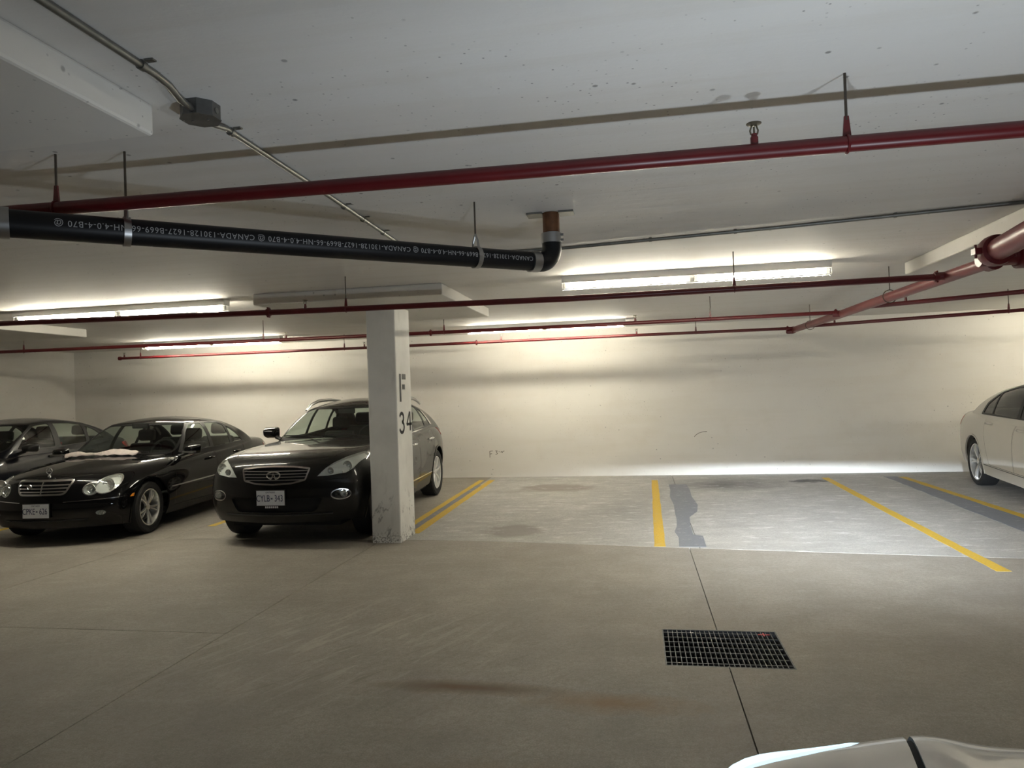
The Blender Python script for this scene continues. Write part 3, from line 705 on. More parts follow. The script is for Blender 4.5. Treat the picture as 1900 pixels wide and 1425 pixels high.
# ---------------------------------------------------------------- cut-and-peel surface toolkit (every panel, pane and lamp is cut from one body surface)
def clip_half(poly, i, j, a, b, c):
    """split polygon by a*u+b*v<=c ; returns (inside, outside)"""
    d = poly[:, i]*a+poly[:, j]*b-c; n = len(poly)
    if (d <= 1e-9).all(): return poly, None
    if (d >= -1e-9).all(): return None, poly
    I = []; O = []
    for k in range(n):
        p, q = poly[k], poly[(k+1) % n]; dp, dq = d[k], d[(k+1) % n]
        (I if dp <= 0 else O).append(p)
        if dp == 0: O.append(p)
        if dp*dq < 0:
            t = dp/(dp-dq); x = p+(q-p)*t; I.append(x); O.append(x)
    return (np.array(I) if len(I) > 2 else None), (np.array(O) if len(O) > 2 else None)
def ccw(P):
    s = sum(P[k][0]*P[(k+1) % len(P)][1]-P[(k+1) % len(P)][0]*P[k][1] for k in range(len(P)))
    return list(P) if s > 0 else list(reversed(P))
def halves(P):
    P = ccw(P); H = []
    for k in range(len(P)):
        (x0, y0), (x1, y1) = P[k], P[(k+1) % len(P)]; a, b = (y1-y0), -(x1-x0); L = math.hypot(a, b)
        if L < 1e-9: continue
        a /= L; b /= L; H.append((a, b, a*x0+b*y0))
    return H
def grow(P, d):
    """offset a convex polygon outwards by d (negative shrinks)"""
    H = [(a, b, c+d) for a, b, c in halves(P)]; out = []; n = len(H)
    for k in range(n):
        a, b, c = H[k-1]; e, f, g_ = H[k]; det = a*f-b*e
        if abs(det) < 1e-4: continue
        out.append(((c*f-b*g_)/det, (a*g_-c*e)/det))
    return out
AX = {'xz': (0, 2), 'yz': (1, 2), 'xy': (0, 1)}
def cut(faces, polys, plane, cond=None):
    """polys: one convex polygon or a list of them; returns (inside faces, outside faces)"""
    i, j = AX[plane]
    if not hasattr(polys[0][0], '__len__'): polys = [polys]
    ins = []; rest = faces
    for P in polys:
        H = halves(P); us = [p[0] for p in P]; vs = [p[1] for p in P]; u0, u1, v0, v1 = min(us), max(us), min(vs), max(vs); nxt = []
        for f in rest:
            U = f[:, i]; V = f[:, j]
            if U.max() < u0 or U.min() > u1 or V.max() < v0 or V.min() > v1 or (cond and not cond(f.mean(0))): nxt.append(f); continue
            cur = f; outs = []
            for (a, b, c) in H:
                cur, o = clip_half(cur, i, j, a, b, c)
                if o is not None: outs.append(o)
                if cur is None: break
            if cur is None: nxt.append(f)
            else: ins.append(cur); nxt += outs
        rest = nxt
    return ins, rest
def offset(faces, d):
    out = []
    for f in faces:
        g_ = f.copy(); g_[:, :3] += g_[:, 3:]*d; out.append(g_)
    return out
def shift(faces, v):
    out = []
    for f in faces:
        g_ = f.copy(); g_[:, :3] += np.array(v); out.append(g_)
    return out
def weld(faces):
    idx = {}; V = []; Nn = []; F = []
    for f in faces:
        r = []
        for p in f:
            k = (round(p[0], 4), round(p[1], 4), round(p[2], 4))
            if k not in idx: idx[k] = len(V); V.append(p[:3]); Nn.append(p[3:].copy())
            else: Nn[idx[k]] = Nn[idx[k]]+p[3:]
            if not r or r[-1] != idx[k]: r.append(idx[k])
        if len(r) > 1 and r[0] == r[-1]: r.pop()
        if len(set(r)) == len(r) and len(r) > 2: F.append(tuple(r))
    return V, Nn, F
def surf_obj(name, faces, mat, parent, thick=None):
    """thick=None: bare skin with the body's own normals; (out, in): a slab following the surface"""
    if not faces: return None
    V, Nn, F = weld(faces)
    Nn = [n_/(np.linalg.norm(n_) or 1) for n_ in Nn]
    me = bpy.data.meshes.new(name)
    if thick is None:
        me.from_pydata([tuple(map(float, p)) for p in V], [], F); me.polygons.foreach_set('use_smooth', [True]*len(F)); me.update()
        if len(me.polygons) == len(F): me.normals_split_custom_set_from_vertices([tuple(map(float, n_)) for n_ in Nn])
    else:
        a, b = thick; k = len(V)
        vs = [tuple(map(float, p+n_*a)) for p, n_ in zip(V, Nn)]+[tuple(map(float, p-n_*b)) for p, n_ in zip(V, Nn)]
        cnt = {}
        for f in F:
            for q in range(len(f)):
                e = (f[q], f[(q+1) % len(f)]); cnt[e] = cnt.get(e, 0)+1
        fs = list(F)+[tuple(reversed([i+k for i in f])) for f in F]
        for (p, q) in cnt:
            if (q, p) not in cnt: fs.append((q, p, p+k, q+k))
        me.from_pydata(vs, [], fs); me.polygons.foreach_set('use_smooth', [True]*len(fs)); me.update()
        try: me.set_sharp_from_angle(angle=math.radians(35))
        except Exception: pass
    me.materials.append(MATS[mat]); return link(name, me, parent)
def subdivide(verts, quads, levels=2, creases=()):
    me = bpy.data.meshes.new('cage'); me.from_pydata(verts, [], quads)
    bm = bmesh.new(); bm.from_mesh(me); bmesh.ops.remove_doubles(bm, verts=bm.verts, dist=1e-5); bmesh.ops.recalc_face_normals(bm, faces=bm.faces); bm.to_mesh(me); bm.free()
    o = bpy.data.objects.new('cage', me); COL.objects.link(o); md = o.modifiers.new('s', 'SUBSURF'); md.levels = levels; md.render_levels = levels; md.boundary_smooth = 'PRESERVE_CORNERS'
    dg = bpy.context.evaluated_depsgraph_get(); e = o.evaluated_get(dg); m2 = bpy.data.meshes.new_from_object(e)
    co = np.array([v.co for v in m2.vertices]); nr = np.array([v.normal for v in m2.vertices])
    c = co.mean(0); s = np.sum(np.einsum('ij,ij->i', co-c, nr))
    if s < 0: nr = -nr
    both = np.hstack([co, nr]); F = []
    for p in m2.polygons:
        ix = list(p.vertices)
        if s < 0: ix.reverse()
        F.append(both[ix])
    bpy.data.objects.remove(o); bpy.data.meshes.remove(me); bpy.data.meshes.remove(m2)
    return F
def interp(tab, x):
    """piecewise-linear lookup in a table of (x, ...) rows sorted from front (+x) to rear"""
    if x >= tab[0][0]: return tab[0][1:]
    for a, b in zip(tab, tab[1:]):
        if b[0] <= x <= a[0]:
            t = (x-a[0])/(b[0]-a[0]); return [p+(q-p)*t for p, q in zip(a[1:], b[1:])]
    return tab[-1][1:]
def lower_body(tab, rows, rowy, front_dx, rear_dx, bow_f, bow_r, tops, hood_crest=0.0, crest_at=.72, crest_w=.12):
    """tab rows: (x, half width, z bottom, z shoulder, z centre top). Box-like cage: two sides, top, nose and tail."""
    V = []; Q = []; nr = len(rows); S = len(tab)
    cols = [1.0]+tops+[-t for t in reversed(tops[:-1])]+[-1.0]      # across the car, left to right
    def side(s, r, sg):
        x, w, zb, zs, zt = tab[s]; return (x+ (front_dx[r] if s == 0 else (rear_dx[r] if s == S-1 else (front_dx[r]*.35 if s == 1 else (rear_dx[r]*.35 if s == S-2 else 0)))), sg*w*rowy[r], zb+(zs-zb)*rows[r])
    def topz(s, c):
        x, w, zb, zs, zt = tab[s]; a = abs(c)
        z = zs+(zt-zs)*(1-a**2.2)
        if hood_crest and s < S*.45: z += hood_crest*math.exp(-((a-crest_at)/crest_w)**2)
        return z
    def top(s, c):
        x, w, zb, zs, zt = tab[s]
        dx = 0
        if s == 0: dx = front_dx[-1]+bow_f*(1-c*c)
        elif s == 1: dx = front_dx[-1]*.35+bow_f*.5*(1-c*c)
        elif s == S-1: dx = rear_dx[-1]-bow_r*(1-c*c)
        elif s == S-2: dx = rear_dx[-1]*.35-bow_r*.5*(1-c*c)
        return (x+dx, c*w*rowy[-1], topz(s, c))
    def face(s, r, c, bow):
        x, w, zb, zs, zt = tab[s]; y = c*w*rowy[r]; dxr = (front_dx if s == 0 else rear_dx)[r]
        z = zb+(zs-zb)*rows[r]; zc = zb+(topz(s, c)-zb)*rows[r]
        return (x+dxr+bow*(1-c*c), y, z*(.5)+zc*.5 if rows[r] > .5 else z)
    idx = {}
    def vid(key, p):
        if key not in idx: idx[key] = len(V); V.append(p)
        return idx[key]
    C = len(cols)
    def P(s, r, c):      # surface grid vertex; r row index or 'T' for top
        if c in (0, C-1): return vid((s, r, c), side(s, r, 1 if c == 0 else -1))
        if r == nr-1: return vid((s, r, c), top(s, cols[c]))
        return vid((s, r, c), face(s, r, cols[c], bow_f if s == 0 else -bow_r))
    for s in range(S-1):
        for r in range(nr-1):
            for c in (0, C-1): Q.append((P(s, r, c), P(s+1, r, c), P(s+1, r+1, c), P(s, r+1, c)))
        for c in range(C-1): Q.append((P(s, nr-1, c), P(s+1, nr-1, c), P(s+1, nr-1, c+1), P(s, nr-1, c+1)))
    for s in (0, S-1):
        for r in range(nr-1):
            for c in range(C-1): Q.append((P(s, r, c), P(s, r, c+1), P(s, r+1, c+1), P(s, r+1, c)))
    return subdivide(V, Q, 2)
def greenhouse(base, mid, rail, roof, sst, bowF, bowR, plan=.05, arch=.03, tops=(.8, .45, 0.0)):
    """base/mid/rail: (x front corner, x rear corner, half width, z front, z rear); roof: list of (s, z centre)"""
    V = []; Q = []; rowsP = [base, mid, rail]; nr = 3; S = len(sst); tops = list(tops)
    cols = [1.0]+tops+[-t for t in reversed(tops[:-1])]+[-1.0]; C = len(cols)
    def rz(s):
        for (a, za), (b, zb) in zip(roof, roof[1:]):
            if a <= s <= b: return za+(zb-za)*(s-a)/(b-a)
        return roof[-1][1]
    def side(si, r, sg):
        s = sst[si]; xf, xr, w, zf_, zr_ = rowsP[r]; z = zf_+(zr_-zf_)*s
        if r == 2: z += arch*(1-(2*s-1)**2)
        if r == 1: z += arch*.4*(1-(2*s-1)**2)
        return (xf+(xr-xf)*s, sg*w*(1-plan*(2*s-1)**2), z)
    idx = {}
    def vid(k, p):
        if k not in idx: idx[k] = len(V); V.append(p)
        return idx[k]
    def P(si, r, c):
        if c in (0, C-1): return vid((si, r, c), side(si, r, 1 if c == 0 else -1))
        s = sst[si]; a = cols[c]; sx, sy, sz = side(si, r, 1)
        bow = bowF[r] if si == 0 else (-bowR[r] if si == S-1 else 0)
        if r == 2:
            if si == 1: bow = bowF[2]*.6
            if si == S-2: bow = -bowR[2]*.6
            return vid((si, r, c), (sx+bow*(1-a*a), sy*a, sz+(rz(s)-sz)*(1-abs(a)**2.4)))
        return vid((si, r, c), (sx+bow*(1-a*a), sy*a, sz))
    for s in range(S-1):
        for r in range(nr-1):
            for c in (0, C-1): Q.append((P(s, r, c), P(s+1, r, c), P(s+1, r+1, c), P(s, r+1, c)))
        for c in range(C-1): Q.append((P(s, 2, c), P(s+1, 2, c), P(s+1, 2, c+1), P(s, 2, c+1)))
    for s in (0, S-1):
        for r in range(nr-1):
            for c in range(C-1): Q.append((P(s, r, c), P(s, r, c+1), P(s, r+1, c+1), P(s, r+1, c)))
    return subdivide(V, Q, 2)
def circle(cx, cy, r, n=20, ry=None): return [(cx+r*math.cos(2*PI*i/n), cy+(ry or r)*math.sin(2*PI*i/n)) for i in range(n)]
def rpoly(P, r=.03, n=3):
    """round the corners of a convex polygon"""
    P = ccw(P); out = []
    for k in range(len(P)):
        p0, p1, p2 = Vector(P[k-1]), Vector(P[k]), Vector(P[(k+1) % len(P)])
        a = (p0-p1); b = (p2-p1); d = min(r, a.length*.45, b.length*.45); a = p1+a.normalized()*d; b = p1+b.normalized()*d
        for i in range(n+1):
            t = i/n; q = a*(1-t)**2+p1*2*t*(1-t)+b*t*t; out.append((q.x, q.y))
    return out
LEFT = lambda c: c[1] > 0 and c[4] > .25
RIGHT = lambda c: c[1] < 0 and c[4] < -.25
FRONT = lambda c: c[3] > .12 and c[0] > -.2
REAR = lambda c: c[3] < -.12 and c[0] < -1.5

WHEELS = {}
def make_wheel(kind, R, Rr, W, nsp, style, alloy='alloy'):
    """meshes in wheel frame: axis y, outer face towards +y"""
    h = W/2
    ty = MB().lathe([(Rr*.98, h*.80), (Rr*1.06, h*.98), (R*.93, h*1.0), (R*.985, h*.86), (R, h*.6), (R, -h*.6), (R*.985, -h*.86), (R*.93, -h), (Rr*1.02, -h*.95)], n=40, axis='y')
    # open ring: drop the end caps
    ty.f = ty.f[:-2]
    tyre = ty.mesh('wheel', 'tire_rubber', True)
    rm_ = MB().lathe([(Rr*1.02, h*.86), (Rr*1.0, h*.92), (Rr*.95, h*.90), (Rr*.93, h*.72), (Rr*.88, -h*.5), (Rr*.86, -h*.85)], n=40, axis='y'); rm_.f = rm_.f[:-2]
    rim = rm_.mesh('rim', alloy, True)
    disc = MB().lathe([(Rr*.70, h*.05), (Rr*.70, h*.12), (Rr*.2, h*.14)], n=28, axis='y').mesh('brake_disc', 'brake_disc', True)
    back = MB().lathe([(Rr*.92, -h*.62), (Rr*.1, -h*.60)], n=28, axis='y').mesh('wheel_back', 'seam_black', True)
    hub = MB().lathe([(Rr*.17, h*.35), (Rr*.165, h*.70), (Rr*.12, h*.76), (Rr*.10, h*.78), (.004, h*.79)], n=20, axis='y').mesh('hub_cap', alloy, True)
    def spoke(a0, w0, w1, y0, y1):
        """radial bar in direction +z, offset sideways by a0 at the rim"""
        m = MB(); r0, r1 = Rr*.13, Rr*.955; k = 6; vs = []
        for i in range(k+1):
            t = i/k; r = r0+(r1-r0)*t; w = (w0+(w1-w0)*t)/2; x = a0*t; y = h*(y0+(y1-y0)*t+.10*math.sin(PI*t)); th = .022
            vs += [(x-w, y-th, r), (x-w*.7, y, r), (x+w*.7, y, r), (x+w, y-th, r)]
        m.add(vs, [(4*i+j, 4*i+(j+1) % 4, 4*i+4+(j+1) % 4, 4*i+4+j) for i in range(k) for j in range(4)]+[(0, 1, 2, 3), tuple(4*k+j for j in (3, 2, 1, 0))])
        return m
    if style == 'twin': sp = [spoke(Rr*.16, Rr*.115, Rr*.10, .62, .80).mesh('spoke', alloy, True), spoke(-Rr*.16, Rr*.115, Rr*.10, .62, .80).mesh('spoke', alloy, True)]
    elif style == 'broad': sp = [spoke(0, Rr*.17, Rr*.17, .62, .80).mesh('spoke', alloy, True)]
    else: sp = [spoke(Rr*.10, Rr*.10, Rr*.11, .62, .82).mesh('spoke', alloy, True), spoke(-Rr*.10, Rr*.10, Rr*.11, .62, .82).mesh('spoke', alloy, True)]
    WHEELS[kind] = (tyre, rim, disc, back, hub, sp, nsp)
def put_wheel(car, kind, x, y, R, side, steer=0.0, spin=.2):
    tyre, rim, disc, back, hub, sp, nsp = WHEELS[kind]
    w = link('wheel', tyre, car); w.location = (x, y, R); w.rotation_euler = (0, 0, steer if side > 0 else PI+steer)
    for nm, me in (('rim', rim), ('brake_disc', disc), ('wheel_back', back), ('hub_cap', hub)): link(nm, me, w)
    for i in range(nsp):
        for me in sp:
            o = link('spoke', me, w); o.rotation_euler = (0, 2*PI*i/nsp+spin, 0)
    return w
def wheel_well(car, x, R, w, side):
    m = MB(); n = 20; a0 = .0; vs = []
    y1 = side*(w-.012); y0 = side*(w-.34)
    for i in range(n+1):
        q = -.25+(PI+.5)*i/n; vs += [(x+R*math.cos(q), y0, R_AX+R*math.sin(q)), (x+R*math.cos(q), y1, R_AX+R*math.sin(q))]
    m.add(vs, [(2*i, 2*i+1, 2*i+3, 2*i+2) for i in range(n)]); m.add([vs[2*i] for i in range(n+1)], [tuple(range(n+1))])
    m.build('wheel_well', 'seam_black', car, True)
R_AX = .32
def seam_cut(faces, P, plane, cond, gap=.006):
    """returns (panel, seam ring, rest)"""
    a, rest = cut(faces, P, plane, cond); b, ring = cut(a, grow(P, -gap), plane, cond); return b, ring, rest
def plate(car, text, loc, w=.31, h=.155, rot=0.0, bottom=True):
    """loc: centre of plate, facing +x"""
    p = MB().box(-.004, .004, -w/2-.008, w/2+.008, -h/2-.008, h/2+.008).build('license_plate_frame', 'trim_black', car); p.location = loc; p.rotation_euler = (0, rot, 0)
    b = MB().box(.004, .007, -w/2, w/2, -h/2, h/2).build('license_plate', 'plate_white', p)
    def put(body, size, y, z, mat, sx=1.0):
        me = text_mesh(body, size, .0004); remap(me, lambda c: Vector((.0077+c.z, y+c.x*sx, z+c.y))); me.materials.clear(); me.materials.append(MATS[mat]); return link('plate_lettering', me, p)
    L, Rr = text.split('*')
    put(L, .098, -.082, -.006, 'plate_blue', .66); put(Rr, .098, .092, -.006, 'plate_blue', .66)
    put('ONTARIO', .026, 0, h/2-.018, 'plate_blue', .9)
    cr = MB().box(.0072, .0078, .004, .024, -.012, -.004); 
    for y in (.007, .014, .021): cr.add([(.0072, y-.003, -.004), (.0072, y+.003, -.004), (.0072, y, .007), (.0078, y-.003, -.004), (.0078, y+.003, -.004), (.0078, y, .007)], [(0, 1, 2), (5, 4, 3), (0, 3, 4, 1), (1, 4, 5, 2), (2, 5, 3, 0)])
    e = cr.build('plate_crown', 'plate_blue', p); e['kind'] = 'stuff'
    return p
def seat(car, x, y, z, w=.50, mat='interior_dark', rear=False):
    me = MB().box(-.25, .28, -w/2, w/2, 0, .16).mesh('seat', mat); bevel_mesh(me, .04, 2); s = link('seat', me, car); s.location = (x, y, z)
    me = MB().box(-.06, .07, -w/2+.02, w/2-.02, .05, .64).mesh('seat_back', mat); bevel_mesh(me, .05, 3)
    b = link('seat_back', me, s); b.location = (-.24, 0, 0); b.rotation_euler = (0, -.28, 0)
    me = MB().box(-.05, .05, -.13, .13, 0, .17).mesh('headrest', mat); bevel_mesh(me, .045, 3)
    for dy in ((-.0,) if not rear else (0,)):
        hd = link('headrest', me, s); hd.location = (-.43, dy, .65); hd.rotation_euler = (0, -.15, 0)
def interior(car, xd, zd, wd, xs, zs, xr, steer=1):
    me = MB().box(xd-.42, xd+.10, -wd, wd, .42, zd).mesh('dashboard', 'interior_dark'); bevel_mesh(me, .06, 3); link('dashboard', me, car)
    sw = MB().torus((0, 0, 0), .18, .016, 'x', 24, 8).box(-.02, .02, -.16, .16, -.02, .02).build('steering_wheel', 'interior_dark', car, True)
    sw.location = (xd-.55, steer*.36, zd+.0); sw.rotation_euler = (0, -.4, 0)
    for s in (-1, 1):
        seat(car, xs, s*.36, zs); seat(car, xr, s*.34, zs+.03, .56, rear=True)
    me = MB().box(-.01, .02, -.12, .12, -.035, .035).mesh('rear_view_mirror', 'interior_dark'); bevel_mesh(me, .012, 2); o = link('rear_view_mirror', me, car); o.location = (xd-.62, 0, zd+.36)
def side_mirror(car, x, y, z, side, mat, sx=.11, sy=.20, sz=.135):
    me = MB().box(-sx, sx*.75, -sy/2, sy/2, -sz/2, sz/2).mesh('side_mirror', mat)
    for v in me.vertices:
        if v.co.x > 0: v.co.y *= .72; v.co.z *= .62
        if v.co.z < 0: v.co.y = v.co.y*.9 - side*.01
    bevel_mesh(me, .034, 3); me.polygons.foreach_set('use_smooth', [True]*len(me.polygons))
    o = link('side_mirror', me, car); o.location = (x, y, z); o.rotation_euler = (0, 0, -side*.18)
    g_ = MB().box(-sx-.001, -sx+.004, -sy/2+.03, sy/2-.03, -sz/2+.03, sz/2-.03).build('mirror_pane', 'mirror_glass', o)
    m = MB().tube([(0, -side*sy*.35, -sz*.35), (.02, -side*sy*.75, -sz*.6), (.05, -side*sy*1.0, -sz*.75)], [.028, .024, .03], 8).build('mirror_arm', 'trim_black', o, True)
    return o
def door_handle(car, x, y, z, mat='chrome', side=1, L=.20):
    o = MB().tube([(L/2, 0, 0), (L*.36, side*.026, .004), (0, side*.032, .006), (-L*.36, side*.026, .004), (-L/2, 0, 0)], [.011, .014, .015, .014, .011], 8).build('door_handle', mat, car, True)
    o.location = (x, y, z); return o
def y_at(faces, x, z, side):
    """half width of the body side nearest (x, z)"""
    best = None
    for f in faces:
        c = f.mean(0)
        if c[1]*side <= 0 or abs(c[4]) < .2: continue
        d = (c[0]-x)**2+(c[2]-z)**2
        if best is None or d < best[0]: best = (d, c[1])
    return best[1] if best else side*.85
def x_at(faces, y, z, front=True):
    best = None
    for f in faces:
        c = f.mean(0)
        if (c[3] < .1 if front else c[3] > -.1): continue
        d = (c[1]-y)**2+(c[2]-z)**2
        if best is None or d < best[0]: best = (d, c[0])
    return best[1] if best else 0
def emb(v): return v
# ---------------------------------------------------------------- cars
def car_root(name, X, Y, a, label, pitch=SL):
    """a: turn of the nose from -Y towards +X; origin on the ground under the front axle"""
    return empty(name, (X, Y, zf(Y)), label, 'car', None, rz=a-PI/2, ry=pitch)
def mirror_y(P): return [(-y, z) for y, z in P]
def build_shell(car, S):
    """cuts body and cabin into panels; S is the dictionary of measurements. Returns leftover body faces for the details."""
    global R_AX
    paint = S['paint']; R_AX = S['R']
    LB = S['LB']; GH = S['GH']
    wb = S['wb']; Ra = S['arch']
    for x in (0.0, wb):
        P = circle(x, S['R']+.01, Ra, 28); P2 = circle(x, S['R']+.01, Ra+.020, 28)
        for cond in (LEFT, RIGHT):
            k2 = lambda c, k=cond: k(c) or (abs(c[4]) > .05 and c[2] < .5 and (c[1] > 0) == (k is LEFT))
            _, LB = cut(LB, P, 'xz', k2)
            lip, _ = cut(LB, P2, 'xz', k2); surf_obj('arch_lip', lip, paint, car, (.007, .012))
    _, LB = cut(LB, S['cabin'], 'xy', lambda c: c[5] > .35)
    # wheels, wells, lips
    for x in (0.0, wb):
        for sd in (1, -1):
            yb = S['wy'](x)*sd
            wheel_well(car, x, Ra-.002, abs(yb)-.07, sd)
            put_wheel(car, S['wheel'], x, sd*(abs(yb)-.035-S['ww']/2), S['R'], sd, S.get('steer', 0.0) if x == 0 else 0.0, random.uniform(0, 1))
    # glazing
    for nm, P in S['side_windows']:
        for cond in (LEFT, RIGHT):
            gl, GH = cut(GH, P, 'xz', lambda c, k=cond: k(c) and c[2] > .6)
            surf_obj('side_window', offset(gl, -.004), S['glass'], car)
    for cond in (LEFT, RIGHT):
        for P in S.get('belt', []):
            tr, GH = cut(GH, P, 'xz', lambda c, k=cond: k(c) and c[2] > .6)
            surf_obj('belt_molding', tr, 'chrome', car, (.004, .004))
        for P in S['window_trim']:
            tr, GH = cut(GH, P, 'xz', lambda c, k=cond: k(c) and c[2] > .6)
            surf_obj('window_trim', tr, S.get('trim', 'trim_black'), car, (.002, .004))
    fw = lambda c: c[3] > .2 and c[0] > S['mid']; rw = lambda c: c[3] < -.2 and c[0] < S['mid']
    gl, GH = cut(GH, S['windshield'], 'yz', fw); surf_obj('windshield', offset(gl, -.003), S['glass_front'], car)
    tr, GH = cut(GH, grow(S['windshield'], .022), 'yz', fw); surf_obj('windshield_seal', tr, 'trim_black', car, (.001, .004))
    gl, GH = cut(GH, S['rear_window'], 'yz', rw); surf_obj('rear_window', offset(gl, -.003), S['glass'], car)
    tr, GH = cut(GH, grow(S['rear_window'], .022), 'yz', rw); surf_obj('rear_window_seal', tr, 'trim_black', car, (.001, .004))
    surf_obj('roof', GH, paint, car)
    # nose and tail details come before the panels are peeled
    LB = S['details'](car, LB)
    pan, ring, LB = seam_cut(LB, S['hood'], 'xy', lambda c: c[5] > .30 and c[0] > S['mid'], S.get('hood_gap', .005))
    surf_obj('hood', pan, paint, car); surf_obj('hood_seam', offset(ring, -.006), 'seam_black', car)
    if 'trunk' in S:
        pan, ring, LB = seam_cut(LB, S['trunk'], 'xy', lambda c: c[5] > .30 and c[0] < S['mid'], .005)
        surf_obj('trunk_lid', pan, paint, car); surf_obj('trunk_seam', offset(ring, -.006), 'seam_black', car)
    for P, (hx_, hz_) in zip(S['doors'], S['handles']):
        for sd, cond in ((1, LEFT), (-1, RIGHT)):
            pan, ring, LB = seam_cut(LB, P, 'xz', cond, .0045)
            yh = y_at(pan, hx_, hz_, sd)
            d = surf_obj('door', pan, paint, car); surf_obj('door_seam', offset(ring, -.006), 'seam_black', car)
            if d: door_handle(d, hx_, yh+sd*.002, hz_, S['handle_mat'], sd)
    if 'molding' in S:
        pass
    for nm, P, cond in S.get('bumpers', []):
        pan, LB = cut(LB, P, 'xz', cond); surf_obj(nm, pan, paint, car)
    surf_obj('body_shell', LB, paint, car)
    m = MB(); x0, x1 = S['under']
    m.box(x1, x0, -.62, .62, .20, .26); m.box(wb+.45, -.45, -.80, .80, .19, .25)
    m.build('underbody', 'seam_black', car)
    interior(car, *S['interior'])
def lamp_unit(car, LB, polys, plane, cond, bowls, name='headlight', depth=.028, lens='lens', ring=.010, housing='lamp_housing'):
    """cut a lamp out of the nose: clear lens, recessed housing, reflector bowls; bowls = (y, z, radius, x)"""
    gl, LB = cut(LB, polys, plane, cond)
    if not gl: return LB
    root = surf_obj(name, gl, lens, car, (.001, .002))
    surf_obj('lamp_housing', offset(gl, -depth), housing, root)
    V, Nn, F = weld(gl); cnt = {}; Nn = [q/(np.linalg.norm(q) or 1) for q in Nn]
    for f in F:
        for q in range(len(f)): cnt[(f[q], f[(q+1) % len(f)])] = 1
    m = MB()
    for (p, q) in cnt:
        if (q, p) not in cnt:
            a, b = V[p], V[q]; m.add([tuple(a), tuple(b), tuple(b-Nn[q]*depth), tuple(a-Nn[p]*depth)], [(0, 1, 2, 3)])
    m.build('lamp_rim', 'satin_metal', root, False, False)
    for (y, z, r, x, mat) in bowls:
        b = MB().lathe([(r, .004), (r*.93, .0), (r*.80, -.010), (r*.4, -.016), (.004, -.018)], (0, 0, 0), 'x', 20); b.f = b.f[:-2]+[b.f[-1]]
        o = b.build('reflector_bowl', mat, root, True, False); o.location = (x, y, z)
        g_ = MB().lathe([(r*.34, -.016), (r*.34, -.004), (r*.22, .001), (.002, .003)], (0, 0, 0), 'x', 14).build('bulb', 'reflector', root, True); g_.location = (x, y, z)
        MB().torus((x, y, z), r, .005, 'x', 22, 6).build('bowl_ring', 'chrome', root, True)
    return LB
def text_plate_dots(car, x, z, w):
    m = MB()
    for i in range(7): m.box(x-.001, x+.001, -w/2+w*i/7, -w/2+w*(i+.72)/7, z-.010, z+.010)
    o = m.build('dealer_lettering', 'plate_white', car); o['kind'] = 'stuff'; o['label'] = 'illegible pale lettering below plate'
def surface_strip(car, faces, P, plane, cond, name, mat, out=.006, inn=.004):
    """a raised strip following the body, cut as a copy"""
    s, _ = cut(faces, P, plane, cond); return surf_obj(name, s, mat, car, (out, inn))

ROWS = [0.0, .20, .48, .80, 1.0]
make_wheel('twin', .315, .222, .205, 5, 'twin'); make_wheel('broad', .352, .245, .225, 7, 'broad'); make_wheel('star', .335, .258, .225, 5, 'star'); make_wheel('plain', .320, .215, .205, 5, 'twin', 'alloy_dark')

